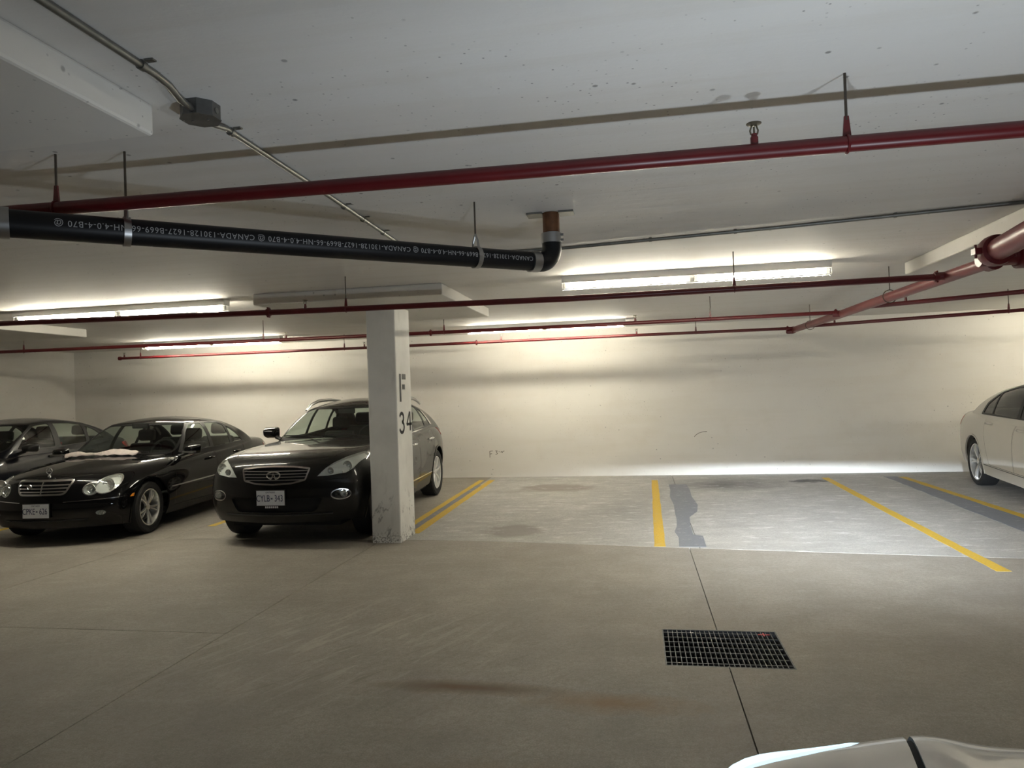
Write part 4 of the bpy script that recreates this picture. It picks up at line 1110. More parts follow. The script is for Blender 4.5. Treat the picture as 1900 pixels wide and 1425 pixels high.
# ---- black sedan with the star on its bonnet
def sedan_star():
    car = car_root('sedan_car', -6.731, 7.736, .092, 'glossy black sedan with round twin headlights and star ornament')
    tab = [(.50, .775, .20, .70, .775), (.36, .835, .19, .745, .825), (.08, .870, .18, .80, .875), (-.32, .875, .17, .845, .915), (-.72, .875, .17, .875, .94), (-1.2, .875, .17, .885, .94),
           (-2.0, .875, .17, .90, .95), (-2.7, .87, .18, .92, .965), (-3.1, .855, .22, .93, .97), (-3.45, .81, .26, .92, .955), (-3.58, .75, .30, .89, .92)]
    LB = lower_body(tab, ROWS, [.94, .99, 1.0, .985, .90], [-.01, .05, .06, .02, -.03], [0, -.05, -.06, -.03, .02], .235, .16, [.82, .45, 0.0])
    GH = greenhouse((-.60, -3.12, .815, .80, .86), (-.96, -2.86, .735, 1.06, 1.08), (-1.30, -2.42, .585, 1.285, 1.25), [(0, 1.30), (.3, 1.372), (.6, 1.372), (1, 1.29)], [0, .05, .3, .6, .95, 1], [.22, .16, .09], [.12, .10, .08], arch=.035)
    def details(car, B):
        # chrome grille
        G1 = rpoly([(-.345, .748), (.345, .748), (.275, .578), (-.275, .578)], .05)
        fr = lambda c: c[3] > .2 and c[0] > .3
        al, B = cut(B, G1, 'yz', fr)
        g = surf_obj('grille', shift(al, (-.035, 0, 0)), 'seam_black', car)
        inn, rim = cut(al, grow(G1, -.021), 'yz', fr)
        surf_obj('grille_surround', rim, 'chrome', g, (.008, .03))
        for k in range(3):
            z = .622+.036*k; s, _ = cut(inn, [(-.40, z-.0075), (.40, z-.0075), (.40, z+.0075), (-.40, z+.0075)], 'yz', fr); surf_obj('grille_slat', s, 'chrome', g, (.0, .02))
        s, _ = cut(inn, [(-.007, .5), (.007, .5), (.007, .8), (-.007, .8)], 'yz', fr); surf_obj('grille_bar', s, 'chrome', g, (.006, .02))
        xb = x_at(inn, -.155, .675)
        bd = MB().torus((0, 0, 0), .026, .005, 'x', 20, 6).lathe([(.025, -.01), (.025, .0)], (0, 0, 0), 'x', 16)
        bd.build('grille_badge', 'chrome', g, True).location = (xb+.006, -.155, .678)
        # headlights: two overlapping rounds
        for sd in (1, -1):
            big = [(.505+.0, 0)]
            L1 = [(sd*y, z) for y, z in circle(0, 0, .098, 22, .088)]; ca, sa = math.cos(.55), math.sin(.55)
            L1 = [(sd*.645+sd*(abs(0)+1)*0+(p[0]*ca-sd*p[1]*sa)*1.0, .668+(sd*p[0]*sa+p[1]*ca)) for p in L1]
            L2 = [(sd*.515+p[0], .632+p[1]) for p in circle(0, 0, .072, 18, .062)]
            cond = lambda c, s=sd: c[1]*s > 0 and c[3] > .05 and c[0] > .1
            ring_src, _ = cut(B, [grow(L1, .011), grow(L2, .011)], 'yz', cond)
            x1 = x_at(ring_src, sd*.645, .668); x2 = x_at(ring_src, sd*.515, .632)
            B = lamp_unit(car, B, [L1, L2], 'yz', cond, [(sd*.66, .672, .068, x1-.012, 'reflector'), (sd*.515, .632, .048, x2-.012, 'reflector')])
            rg, B = cut(B, [grow(L1, .010), grow(L2, .010)], 'yz', cond); surf_obj('headlight_trim', rg, 'satin_metal', car, (.002, .004))
            F1 = circle(sd*.625, .362, .047, 18, .027); xf_ = x_at(B, sd*.625, .362)
            B = lamp_unit(car, B, F1, 'yz', cond, [(sd*.625, .362, .024, xf_-.01, 'reflector')], 'fog_lamp', .03)
            am = rpoly([(.22, .50), (.38, .502), (.34, .535), (.24, .538)], .01); am = [(x, z) for x, z in am]
            a, B = cut(B, am, 'xz', lambda c, s=sd: c[1]*s > .3); surf_obj('side_marker', a, 'amber', car, (.004, .004))
            # bumper chrome line and side moulding
            surface_strip(car, B, [(sd*.26, .499), (sd*.80, .515), (sd*.80, .523), (sd*.26, .506)], 'yz', cond, 'bumper_strip', 'chrome', .004)
            surface_strip(car, B, [(-.42, .500), (-2.25, .515), (-2.25, .530), (-.42, .515)], 'xz', lambda c, s=sd: c[1]*s > .5, 'side_molding', 'satin_metal', .006)
        surface_strip(car, B, [(-.50, .295), (.50, .295), (.50, .303), (-.50, .303)], 'yz', fr, 'bumper_lip', 'trim_black', .012)
        plate(car, 'CPKE*626', (x_at(B, -.03, .43)+.014, -.03, .415), rot=-.02)
        # hood star
        st = empty_mesh = MB().torus((0, 0, .045), .036, .0042, 'x', 24, 6)
        for k in range(3):
            q = PI/2+2*PI*k/3; st.tube([(0, 0, .045), (0, .034*math.cos(q), .045+.034*math.sin(q))], [.006, .003], 6)
        st.lathe([(.018, -.02), (.014, -.002), (.006, .004), (.004, .010)], (0, 0, 0), 'z', 12)
        st.build('hood_ornament', 'chrome', car, True).location = (.60, 0, .80)
        # tail lamps
        for sd in (1, -1):
            T = rpoly([(sd*.52, .66), (sd*.80, .66), (sd*.80, .84), (sd*.56, .84)], .03)
            t, B = cut(B, T, 'yz', lambda c, s=sd: c[1]*s > 0 and c[0] < -3.0 and c[3] < -.15); surf_obj('tail_light', t, 'lamp_red', car, (.004, .01))
        # wipers
        for y0, y1 in ((.52, -.12), (-.02, -.62)):
            MB().tube([(-.50, y0, .945), (-.60, (y0+y1)/2, .965), (-.63, y1, .962)], .007, 6).build('wiper', 'trim_black', car, True)
        return B
    S = dict(paint='paint_black', R=.315, arch=.355, wb=-2.715, LB=LB, GH=GH, wheel='twin', ww=.205, wy=lambda x: .868, mid=-1.7, steer=.04,
             cabin=[(-.62, -.68), (-3.0, -.66), (-3.0, .66), (-.62, .68)],
             side_windows=[('f', rpoly([(-.90, .925), (-1.60, .915), (-1.66, 1.262), (-1.36, 1.25), (-1.20, 1.17)], .03)), ('r', rpoly([(-1.68, .915), (-2.20, .925), (-2.26, 1.20), (-2.16, 1.235), (-1.75, 1.262)], .03)), ('q', rpoly([(-2.27, .925), (-2.62, .935), (-2.50, 1.06), (-2.32, 1.185)], .02))],
             window_trim=[rpoly([(-.80, .905), (-2.70, .915), (-2.50, 1.13), (-2.2, 1.26), (-1.70, 1.285), (-1.33, 1.275), (-1.15, 1.18)], .03)],
             windshield=rpoly([(-.70, .925), (.70, .925), (.60, 1.265), (-.60, 1.265)], .06), rear_window=rpoly([(-.62, .96), (.62, .96), (.52, 1.25), (-.52, 1.25)], .06),
             glass='glass', glass_front='glass', hood=[(.58, -.30), (.50, -.60), (-.55, -.72), (-.60, 0), (-.55, .72), (.50, .60), (.58, .30), (.60, 0)], trunk=[(-3.02, -.66), (-3.52, -.62), (-3.52, .62), (-3.02, .66)],
             doors=[[(-.50, .26), (-1.60, .24), (-1.64, .91), (-.56, .905)], [(-1.615, .24), (-2.22, .24), (-2.50, .62), (-2.58, .925), (-1.655, .91)]], handles=[(-1.45, .772), (-2.30, .790)], handle_mat='paint_black',
             details=details, under=(.55, -3.4), interior=(-.55, .90, .66, -1.45, .36, -2.28))
    build_shell(car, S)
    for sd in (1, -1):
        mo = side_mirror(car, -.80, sd*.935, .945, sd, 'paint_black', .10, .20, .125)
        MB().box(.02, .075, -.085, .085, -.040, -.018).build('turn_signal', 'satin_metal', mo)
    # cloth folded along the foot of the windscreen
    return car
sedan_star()

# ---- black crossover
def crossover():
    car = car_root('crossover_car', -3.842, 7.808, .034, 'glossy black crossover parked behind the pillar with wide chrome grille')
    tab = [(.56, .85, .27, .885, .925), (.44, .90, .25, .945, .98), (.10, .92, .23, .985, 1.025), (-.32, .915, .22, 1.0, 1.055), (-.78, .915, .22, 1.01, 1.075), (-1.3, .915, .22, 1.015, 1.08),
           (-2.0, .915, .23, 1.035, 1.09), (-2.7, .915, .25, 1.06, 1.11), (-3.05, .895, .29, 1.06, 1.10), (-3.38, .84, .33, 1.03, 1.06), (-3.52, .76, .36, .98, 1.0)]
    LB = lower_body(tab, ROWS, [.93, .985, 1.0, .985, .90], [.0, .06, .07, .03, -.02], [0, -.05, -.06, -.02, .03], .25, .16, [.82, .45, 0.0], hood_crest=.022)
    GH = greenhouse((-.66, -3.42, .835, .92, .98), (-1.06, -3.26, .755, 1.20, 1.18), (-1.46, -2.86, .63, 1.42, 1.36), [(0, 1.455), (.3, 1.555), (.6, 1.55), (1, 1.43)], [0, .05, .3, .6, .95, 1], [.22, .16, .09], [.12, .10, .08], arch=.055)
    def details(car, B):
        fr = lambda c: c[3] > .2 and c[0] > .3
        G1 = rpoly([(-.385, .845), (-.2, .868), (0, .875), (.2, .868), (.385, .845), (.345, .715), (.2, .683), (0, .674), (-.2, .683), (-.345, .715)], .02, 2)
        al, B = cut(B, G1, 'yz', fr)
        g = surf_obj('grille', shift(al, (-.035, 0, 0)), 'seam_black', car)
        inn, rim = cut(al, grow(G1, -.017), 'yz', fr); surf_obj('grille_surround', rim, 'chrome', g, (.010, .03))
        for k in range(4):
            z = .728+.031*k
            for q in range(6):
                ya, yb = -.4+.8*q/6, -.4+.8*(q+1)/6; bow = lambda y: .006*(k-1.5)*(1-(y/.4)**2)
                pass
            s, _ = cut(inn, [(-.42, z-.0045), (.42, z-.0045), (.42, z+.0045), (-.42, z+.0045)], 'yz', fr); surf_obj('grille_slat', s, 'satin_metal', g, (.0, .02))
        xb = x_at(al, 0, .775)
        e = MB(); ov = [(0, .072*math.cos(math.radians(a)), .040*math.sin(math.radians(a))) for a in range(-70, 251, 10)]
        e.tube(ov, [.008]*len(ov), 8); e.tube([ov[0], (.0, .012, -.012), (0, .004, .022)], [.008, .006, .003], 8); e.tube([ov[-1], (.0, -.012, -.012), (0, -.004, .022)], [.008, .006, .003], 8)
        e.build('emblem', 'chrome', g, True).location = (xb+.012, 0, .778)
        for sd in (1, -1):
            cond = lambda c, s=sd: c[1]*s > .25 and (c[3] > .05 or c[4]*s > .1) and c[0] > .16 and c[5] < .97
            Y = lambda P: [(sd*y, z) for y, z in P]
            H1 = Y([(.455, .755), (.53, .835), (.60, .885), (.66, .768), (.56, .755)]); H2 = Y([(.60, .885), (.70, .935), (.78, .962), (.845, .968), (.84, .90), (.79, .815), (.73, .775), (.66, .768)])
            xb2 = x_at([f for f in B if cond(f.mean(0))], sd*.73, .84)
            xb3 = x_at([f for f in B if cond(f.mean(0))], sd*.58, .80)
            B = lamp_unit(car, B, [H1, H2], 'yz', cond, [(sd*.725, .842, .048, xb2-.016, 'reflector'), (sd*.585, .805, .03, xb3-.016, 'reflector')], depth=.03)
            F1 = circle(sd*.69, .557, .088, 22, .048); xf_ = x_at([f for f in B if cond(f.mean(0))], sd*.70, .557)
            B = lamp_unit(car, B, F1, 'yz', cond, [(sd*.715, .557, .034, xf_-.02, 'reflector')], 'fog_lamp', .035, housing='seam_black')
            rg, B = cut(B, grow(F1, .010), 'yz', cond); surf_obj('fog_lamp_trim', rg, 'chrome', car, (.004, .004))
            surface_strip(car, B, [(-.45, .400), (-2.35, .410), (-2.35, .428), (-.45, .418)], 'xz', lambda c, s=sd: c[1]*s > .5, 'side_molding', 'chrome', .007)
            # roof rail
            MB().tube([(-1.42, sd*.615, 1.40), (-1.56, sd*.605, 1.475), (-1.8, sd*.595, 1.52), (-2.2, sd*.59, 1.53), (-2.6, sd*.585, 1.50), (-2.85, sd*.58, 1.45), (-2.95, sd*.58, 1.41)], [.014, .02, .022, .022, .022, .018, .012], 8).build('roof_rail', 'satin_metal', car, True)
            T = rpoly([(-3.10, 1.035), (-3.34, 1.045), (-3.56, .93), (-3.50, .86), (-3.30, .90)], .02)
            t, B = cut(B, T, 'xz', lambda c, s=sd: c[1]*s > .4); surf_obj('tail_light', t, 'lamp_red', car, (.006, .004))
        IN = rpoly([(-.52, .535), (.52, .535), (.44, .385), (-.44, .385)], .04)
        a, B = cut(B, IN, 'yz', fr); it = surf_obj('air_intake', shift(a, (-.04, 0, 0)), 'seam_black', car)
        V, Nn, F = weld(a); cnt = {}
        for f in F:
            for q in range(len(f)): cnt[(f[q], f[(q+1) % len(f)])] = 1
        m = MB()
        for (p, q) in cnt:
            if (q, p) not in cnt: m.add([tuple(V[p]), tuple(V[q]), (V[q][0]-.04, V[q][1], V[q][2]), (V[p][0]-.04, V[p][1], V[p][2])], [(0, 1, 2, 3)])
        m.build('intake_wall', 'trim_black', it, False, False)
        surface_strip(car, B, [(-.60, .355), (.60, .355), (.60, .366), (-.60, .366)], 'yz', fr, 'bumper_lip', 'plastic_grey', .014)
        xp = x_at(a, 0, .53)+.02
        plate(car, 'CYLB*343', (xp, -.012, .548)); text_plate_dots(car, xp+.004, .452, .15)
        for y0, y1 in ((.60, -.10), (-.05, -.62)): MB().tube([(-.58, y0, 1.075), (-.70, (y0+y1)/2, 1.10), (-.74, y1, 1.10)], .007, 6).build('wiper', 'trim_black', car, True)
        return B
    S = dict(paint='paint_dusty_black', R=.352, arch=.395, wb=-2.80, LB=LB, GH=GH, wheel='broad', ww=.225, wy=lambda x: .908, mid=-1.9,
             cabin=[(-.70, -.70), (-3.3, -.66), (-3.3, .66), (-.70, .70)],
             side_windows=[('f', rpoly([(-.98, 1.055), (-1.75, 1.06), (-1.80, 1.415), (-1.52, 1.385)], .03)), ('r', rpoly([(-1.83, 1.06), (-2.45, 1.09), (-2.42, 1.375), (-2.25, 1.40), (-1.88, 1.415)], .03)), ('q', rpoly([(-2.52, 1.095), (-2.80, 1.11), (-2.66, 1.29), (-2.49, 1.36)], .02))],
             window_trim=[rpoly([(-.88, 1.035), (-1.9, 1.04), (-2.90, 1.09), (-2.70, 1.33), (-2.35, 1.42), (-1.82, 1.44), (-1.48, 1.41)], .03)], belt=[[(-.88, 1.034), (-1.9, 1.040), (-2.90, 1.085), (-2.90, 1.103), (-1.9, 1.056), (-.88, 1.050)], [(-2.80, 1.10), (-2.90, 1.09), (-2.70, 1.33), (-2.66, 1.30)]],
             windshield=rpoly([(-.72, 1.065), (.72, 1.065), (.63, 1.415), (-.63, 1.415)], .07), rear_window=rpoly([(-.60, 1.12), (.60, 1.12), (.52, 1.38), (-.52, 1.38)], .06),
             glass='glass', glass_front='glass', hood=[(.66, -.30), (.56, -.58), (-.2, -.74), (-.62, -.76), (-.68, 0), (-.62, .76), (-.2, .74), (.56, .58), (.66, .30), (.68, 0)],
             doors=[[(-.52, .40), (-1.68, .40), (-1.76, 1.035), (-.62, 1.02)], [(-1.695, .40), (-2.28, .40), (-2.56, .76), (-2.66, 1.075), (-1.775, 1.035)]], handles=[(-1.50, .888), (-2.40, .905)], handle_mat='chrome',
             details=details, under=(.55, -3.3), interior=(-.72, 1.02, .70, -1.6, .46, -2.5))
    build_shell(car, S)
    side_mirror(car, -.80, .93, 1.125, 1, 'paint_black', .11, .20, .155); side_mirror(car, -1.03, -.96, 1.125, -1, 'paint_black', .11, .22, .155)
    return car
crossover()

# ---- dark blue-black sedan at the far left
def sedan_navy():
    car = car_root('sedan_car', -9.929, 8.45, .09, 'dark navy sedan partly hidden at the left edge beside the wall')
    tab = [(.50, .76, .20, .66, .72), (.36, .83, .19, .71, .775), (.08, .868, .18, .765, .84), (-.32, .875, .17, .815, .89), (-.72, .875, .17, .86, .93), (-1.2, .875, .17, .88, .935),
           (-2.0, .875, .17, .90, .95), (-2.7, .87, .18, .93, .975), (-3.1, .855, .22, .95, 1.0), (-3.40, .81, .26, .94, .985), (-3.52, .75, .30, .90, .94)]
    LB = lower_body(tab, ROWS, [.94, .99, 1.0, .985, .90], [-.01, .05, .06, .02, -.03], [0, -.05, -.06, -.03, .02], .235, .14, [.82, .45, 0.0])
    GH = greenhouse((-.42, -3.24, .815, .80, .88), (-.84, -2.98, .735, 1.07, 1.10), (-1.26, -2.50, .60, 1.305, 1.26), [(0, 1.31), (.3, 1.395), (.6, 1.392), (1, 1.30)], [0, .05, .3, .6, .95, 1], [.22, .16, .09], [.12, .10, .08], arch=.045)
    def details(car, B):
        fr = lambda c: c[3] > .2 and c[0] > .3
        G1 = rpoly([(-.36, .66), (.36, .66), (.30, .56), (-.30, .56)], .03)
        al, B = cut(B, G1, 'yz', fr); g = surf_obj('grille', shift(al, (-.03, 0, 0)), 'seam_black', car)
        inn, rim = cut(al, grow(G1, -.012), 'yz', fr); surf_obj('grille_surround', rim, 'chrome', g, (.004, .02))
        s, _ = cut(inn, [(-.4, .602), (.4, .602), (.4, .614), (-.4, .614)], 'yz', fr); surf_obj('grille_slat', s, 'satin_metal', g, (.0, .02))
        for sd in (1, -1):
            cond = lambda c, s=sd: c[1]*s > .25 and c[3] > .05 and c[0] > -.1
            H = rpoly([(sd*.46, .59), (sd*.78, .60), (sd*.82, .71), (sd*.52, .68)], .03); x1 = x_at([f for f in B if cond(f.mean(0))], sd*.66, .645)
            B = lamp_unit(car, B, H, 'yz', cond, [(sd*.66, .645, .036, x1-.014, 'reflector'), (sd*.55, .635, .03, x1+.02, 'reflector')])
            T = rpoly([(sd*.50, .70), (sd*.80, .70), (sd*.80, .86), (sd*.56, .88)], .03)
            t, B = cut(B, T, 'yz', lambda c, s=sd: c[1]*s > 0 and c[0] < -3.0 and c[3] < -.15); surf_obj('tail_light', t, 'lamp_red', car, (.004, .01))
        return B
    S = dict(paint='paint_navy', R=.320, arch=.360, wb=-2.68, LB=LB, GH=GH, wheel='plain', ww=.205, wy=lambda x: .868, mid=-1.7,
             cabin=[(-.50, -.68), (-3.1, -.66), (-3.1, .66), (-.50, .68)],
             side_windows=[('f', rpoly([(-.80, .935), (-1.55, .92), (-1.62, 1.29), (-1.32, 1.27), (-1.05, 1.14)], .03)), ('r', rpoly([(-1.68, .925), (-2.30, .935), (-2.36, 1.235), (-2.1, 1.275), (-1.72, 1.29)], .03)), ('q', rpoly([(-2.38, .94), (-2.80, .98), (-2.62, 1.13), (-2.44, 1.21)], .02))],
             window_trim=[rpoly([(-.66, .925), (-1.6, .905), (-2.92, .96), (-2.72, 1.13), (-2.3, 1.275), (-1.70, 1.315), (-1.30, 1.295), (-1.0, 1.15)], .03)],
             windshield=rpoly([(-.70, .93), (.70, .93), (.60, 1.285), (-.60, 1.285)], .06), rear_window=rpoly([(-.62, .99), (.62, .99), (.52, 1.27), (-.52, 1.27)], .06),
             glass='glass', glass_front='glass', hood=[(.58, -.30), (.50, -.60), (-.40, -.72), (-.45, 0), (-.40, .72), (.50, .60), (.58, .30), (.60, 0)], trunk=[(-3.10, -.66), (-3.46, -.62), (-3.46, .62), (-3.10, .66)],
             doors=[[(-.46, .26), (-1.58, .24), (-1.62, .905), (-.50, .905)], [(-1.595, .24), (-2.20, .24), (-2.48, .62), (-2.56, .93), (-1.635, .905)]], handles=[(-1.42, .785), (-2.30, .80)], handle_mat='paint_navy',
             details=details, under=(.55, -3.35), interior=(-.45, .90, .66, -1.45, .36, -2.28))
    build_shell(car, S)
    for sd in (1, -1): side_mirror(car, -.78, sd*.955, .955, sd, 'trim_black', .10, .22, .13)
    return car
sedan_navy()

# ---- white sedan at the right, nose towards the aisle
def sedan_white():
    car = car_root('sedan_car', 5.32, 8.41, -.106, 'white sedan parked tail to the wall at the right edge')
    tab = [(.56, .79, .20, .70, .78), (.40, .86, .19, .76, .85), (.08, .895, .18, .83, .92), (-.32, .905, .18, .90, .98), (-.72, .905, .19, .955, 1.02), (-1.2, .905, .20, .98, 1.02),
           (-2.0, .905, .20, 1.0, 1.03), (-2.6, .905, .22, 1.025, 1.06), (-3.0, .89, .27, 1.04, 1.085), (-3.38, .845, .30, 1.03, 1.07), (-3.54, .77, .33, .97, 1.01)]
    LB = lower_body(tab, ROWS, [.955, .995, 1.0, .985, .90], [-.01, .05, .06, .02, -.03], [0, -.06, -.07, -.04, .03], .24, .17, [.82, .45, 0.0])
    GH = greenhouse((-.25, -3.10, .835, .90, .98), (-.72, -2.84, .755, 1.17, 1.19), (-1.14, -2.36, .615, 1.40, 1.36), [(0, 1.405), (.3, 1.50), (.6, 1.49), (1, 1.41)], [0, .05, .3, .6, .95, 1], [.22, .16, .09], [.12, .10, .08], arch=.05)
    def details(car, B):
        fr = lambda c: c[3] > .2 and c[0] > .3
        for sd in (1, -1):
            K = rpoly([(sd*.02, .61), (sd*.26, .62), (sd*.24, .745), (sd*.04, .745)], .03)
            al, B = cut(B, K, 'yz', fr); g = surf_obj('grille', shift(al, (-.03, 0, 0)), 'seam_black', car)
            inn, rim = cut(al, grow(K, -.012), 'yz', fr); surf_obj('grille_surround', rim, 'chrome', g, (.006, .02))
            for q in range(5):
                y = sd*(.06+.036*q); s, _ = cut(inn, [(y-.004, .5), (y+.004, .5), (y+.004, .8), (y-.004, .8)], 'yz', fr); surf_obj('grille_slat', s, 'chrome', g, (.0, .02))
            cond = lambda c, s=sd: c[1]*s > .25 and c[3] > .05 and c[0] > -.1
            H = rpoly([(sd*.34, .64), (sd*.78, .645), (sd*.82, .755), (sd*.40, .74)], .03); x1 = x_at([f for f in B if cond(f.mean(0))], sd*.62, .69)
            B = lamp_unit(car, B, H, 'yz', cond, [(sd*.64, .695, .038, x1-.014, 'reflector'), (sd*.50, .69, .036, x1+.02, 'reflector')])
            T = rpoly([(-3.27, .97), (-3.40, .985), (-3.62, .86), (-3.60, .80), (-3.46, .82)], .02)
            t, B = cut(B, T, 'xz', lambda c, s=sd: c[1]*s > .35); surf_obj('tail_light', t, 'lamp_red', car, (.005, .004))
            surface_strip(car, B, [(-.40, .325), (-2.25, .340), (-2.25, .348), (-.40, .333)], 'xz', lambda c, s=sd: c[1]*s > .5, 'sill_line', 'trim_black', .003)
        return B
    S = dict(paint='paint_white', R=.335, arch=.372, wb=-2.66, LB=LB, GH=GH, wheel='star', ww=.225, wy=lambda x: .900, mid=-1.7,
             cabin=[(-.36, -.68), (-3.0, -.66), (-3.0, .66), (-.36, .68)],
             side_windows=[('f', rpoly([(-.62, 1.02), (-1.24, 1.02), (-1.33, 1.39), (-1.12, 1.36), (-.95, 1.27)], .03)), ('r', rpoly([(-1.32, 1.02), (-2.12, 1.04), (-2.16, 1.325), (-1.75, 1.395), (-1.40, 1.40)], .03)), ('q', rpoly([(-2.16, 1.04), (-2.50, 1.045), (-2.44, 1.17), (-2.20, 1.315)], .02))],
             window_trim=[rpoly([(-.50, 1.0), (-2.57, 1.02), (-2.50, 1.19), (-2.2, 1.345), (-1.75, 1.425), (-1.35, 1.425), (-1.12, 1.39), (-.90, 1.28)], .03)],
             windshield=rpoly([(-.72, 1.03), (.72, 1.03), (.62, 1.385), (-.62, 1.385)], .06), rear_window=rpoly([(-.62, 1.10), (.62, 1.10), (.53, 1.36), (-.53, 1.36)], .06),
             glass='glass_tint', glass_front='glass_dim', hood=[(.62, -.30), (.54, -.60), (-.20, -.74), (-.24, 0), (-.20, .74), (.54, .60), (.62, .30), (.64, 0)], trunk=[(-3.06, -.68), (-3.50, -.64), (-3.50, .64), (-3.06, .68)],
             doors=[[(-.46, .355), (-1.20, .35), (-1.27, 1.005), (-.52, 1.0)], [(-1.215, .35), (-2.04, .36), (-2.20, .72), (-2.30, 1.02), (-1.285, 1.005)]], handles=[(-1.02, .885), (-2.06, .915)], handle_mat='paint_white',
             details=details, under=(.55, -3.35), interior=(-.32, .98, .68, -1.3, .42, -2.2))
    build_shell(car, S)
    for sd in (1, -1): side_mirror(car, -.33, sd*.95, 1.05, sd, 'paint_white', .10, .20, .13)
    return car
sedan_white()

# ---- cloth on the cowl of the star-badged sedan
def towel():
    m = MB(); rnd = random.Random(3); nx, ny = 22, 5
    a = .092; f = Vector((math.sin(a), -math.cos(a), 0)); l = Vector((math.cos(a), math.sin(a), 0)); o = Vector((-6.731, 7.736, zf(7.736)))
    V = []
    for i in range(nx+1):
        t = i/nx; y = -.60+.98*t; w = .055+.03*math.sin(t*9)+(.05 if t > .62 else 0)
        for j in range(ny+1):
            s = j/ny; x = -.44-w*s-.05*math.sin(PI*t)*-1
            z = .945+.030*math.sin(PI*s)*(1+.5*math.sin(11*t))+rnd.uniform(-.011, .011)+(.014*math.sin(PI*s) if t > .62 else 0)-.05*(abs(t-.6))**2
            V.append(f*x+l*y+Vector((0, 0, z)))
    fs = [(i*(ny+1)+j, i*(ny+1)+j+1, (i+1)*(ny+1)+j+1, (i+1)*(ny+1)+j) for i in range(nx) for j in range(ny)]
    k = len(V); vs = V+[p-Vector((0, 0, .012)) for p in V]
    fs += [tuple(q+k for q in reversed(g)) for g in fs]
    m.add([tuple(p) for p in vs], fs); ob = m.build('cloth', 'cloth_pink', None, True, False); ob.location = o
    tag(ob, 'crumpled pale pink cloth lying along the windscreen foot of the black star-badged sedan', 'cloth')
towel()

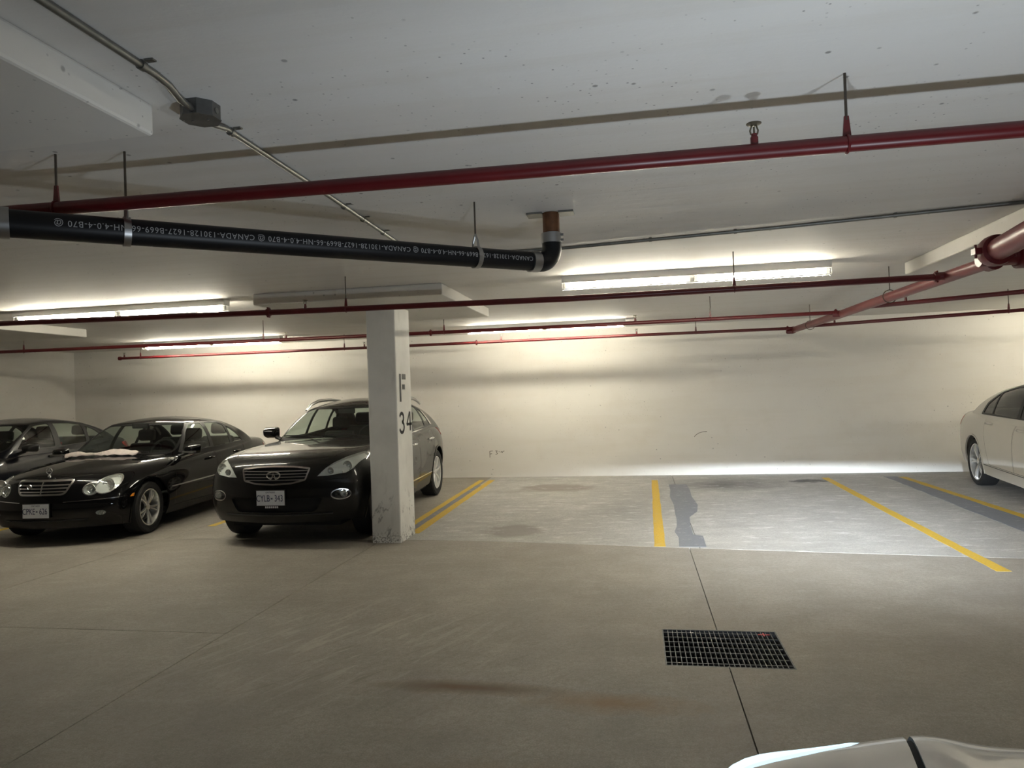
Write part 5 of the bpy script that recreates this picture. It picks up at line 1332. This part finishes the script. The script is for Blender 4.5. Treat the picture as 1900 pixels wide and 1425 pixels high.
# ---- silver car in the foreground whose lamps light the bays
def suv_silver():
    car = empty('suv_car', (.835, .585, 0), 'silver car in the foreground with its headlights on, only the bonnet edge showing', 'car', None, rz=PI/2)
    tab = [(0.66, 0.765, 0.35, 0.982, 0.998), (0.51, 0.83, 0.33, 1.005, 1.035), (0.1, 0.925, 0.31, 1.035, 1.08), (-0.32, 0.935, 0.3, 1.06, 1.11), (-0.72, 0.935, 0.3, 1.08, 1.13), (-1.2, 0.935, 0.3, 1.09, 1.13), (-2, 0.935, 0.3, 1.11, 1.14), (-2.7, 0.935, 0.32, 1.13, 1.16), (-3.1, 0.92, 0.36, 1.14, 1.17), (-3.45, 0.87, 0.4, 1.12, 1.14), (-3.58, 0.8, 0.43, 1.07, 1.09)]
    LB = lower_body(tab, ROWS, [.94, .99, 1.0, .985, .90], [.0, .05, .06, .03, -.02], [0, -.05, -.06, -.02, .03], .045, .16, [.86, .68, .57, .50, .40, .2, 0.0], hood_crest=.030, crest_at=.60, crest_w=.10)
    GH = greenhouse((-.55, -3.45, .845, .95, 1.0), (-.95, -3.32, .77, 1.25, 1.25), (-1.35, -3.05, .66, 1.50, 1.48), [(0, 1.54), (.3, 1.63), (.6, 1.63), (1, 1.56)], [0, .05, .3, .6, .95, 1], [.22, .16, .09], [.10, .08, .06], arch=.04)
    def details(car, B):
        fr = lambda c: c[3] > .2 and c[0] > .3
        G1 = rpoly([(-.40, .86), (.40, .86), (.34, .70), (-.34, .70)], .04)
        al, B = cut(B, G1, 'yz', fr); g = surf_obj('grille', shift(al, (-.03, 0, 0)), 'seam_black', car)
        inn, rim = cut(al, grow(G1, -.016), 'yz', fr); surf_obj('grille_surround', rim, 'chrome', g, (.006, .02))
        for k in range(3):
            z = .735+.045*k; s, _ = cut(inn, [(-.45, z-.006), (.45, z-.006), (.45, z+.006), (-.45, z+.006)], 'yz', fr); surf_obj('grille_slat', s, 'chrome', g, (.0, .02))
        for sd in (1, -1):
            H = [(sd*.40, .655), (sd*.50, .615), (sd*.60, .53), (sd*.74, .38), (sd*.99, .40), (sd*.99, .95), (sd*.40, .95)]; H = [(x, y) for y, x in H]
            cond = lambda c, s=sd: c[1]*s > .3 and c[2] > .80 and c[0] > .3
            hl, B = cut(B, H, 'xy', cond)
            lens = surf_obj('headlight', hl, 'lit_lens', car, (.002, .01)); 
            if lens: lens['label'] = 'glowing bluish headlight lens'
            rg, B = cut(B, grow(H, .010), 'xy', cond); surf_obj('headlight_gap', offset(rg, -.003), 'plate_blue', car)
            T = rpoly([(sd*.55, .80), (sd*.82, .80), (sd*.82, .98), (sd*.60, .98)], .03)
            t, B = cut(B, T, 'yz', lambda c, s=sd: c[1]*s > 0 and c[0] < -3.0 and c[3] < -.15); surf_obj('tail_light', t, 'lamp_red', car, (.004, .01))
        return B
    S = dict(paint='paint_silver', R=.352, arch=.395, wb=-2.80, LB=LB, GH=GH, wheel='broad', ww=.225, wy=lambda x: .925, mid=-1.9,
             cabin=[(-.70, -.70), (-3.3, -.66), (-3.3, .66), (-.70, .70)],
             side_windows=[('f', rpoly([(-.95, 1.09), (-1.70, 1.09), (-1.72, 1.49), (-1.42, 1.47)], .03)), ('r', rpoly([(-1.78, 1.09), (-2.45, 1.10), (-2.45, 1.48), (-1.80, 1.49)], .03)), ('q', rpoly([(-2.53, 1.10), (-3.05, 1.12), (-2.92, 1.45), (-2.53, 1.475)], .02))],
             window_trim=[rpoly([(-.85, 1.07), (-3.12, 1.09), (-2.96, 1.47), (-1.72, 1.51), (-1.38, 1.49)], .03)],
             windshield=rpoly([(-.72, 1.10), (.72, 1.10), (.64, 1.48), (-.64, 1.48)], .07), rear_window=rpoly([(-.60, 1.14), (.60, 1.14), (.56, 1.46), (-.56, 1.46)], .06),
             glass='glass_dim', glass_front='glass_dim', hood_gap=.010, hood=[(.80, -.465), (.55, -.52), (-.2, -.62), (-.66, -.72), (-.70, 0), (-.66, .72), (-.2, .62), (.55, .52), (.80, .465)],
             doors=[[(-.52, .40), (-1.70, .40), (-1.72, 1.07), (-.62, 1.06)], [(-1.715, .40), (-2.28, .40), (-2.56, .76), (-2.60, 1.09), (-1.735, 1.07)]], handles=[(-1.52, .95), (-2.42, .965)], handle_mat='paint_silver',
             details=details, under=(.50, -3.3), interior=(-.72, 1.05, .70, -1.6, .50, -2.5))
    build_shell(car, S)
    for sd in (1, -1): side_mirror(car, -.88, sd*1.0, 1.13, sd, 'paint_silver', .10, .20, .14)
    return car
suv_silver()
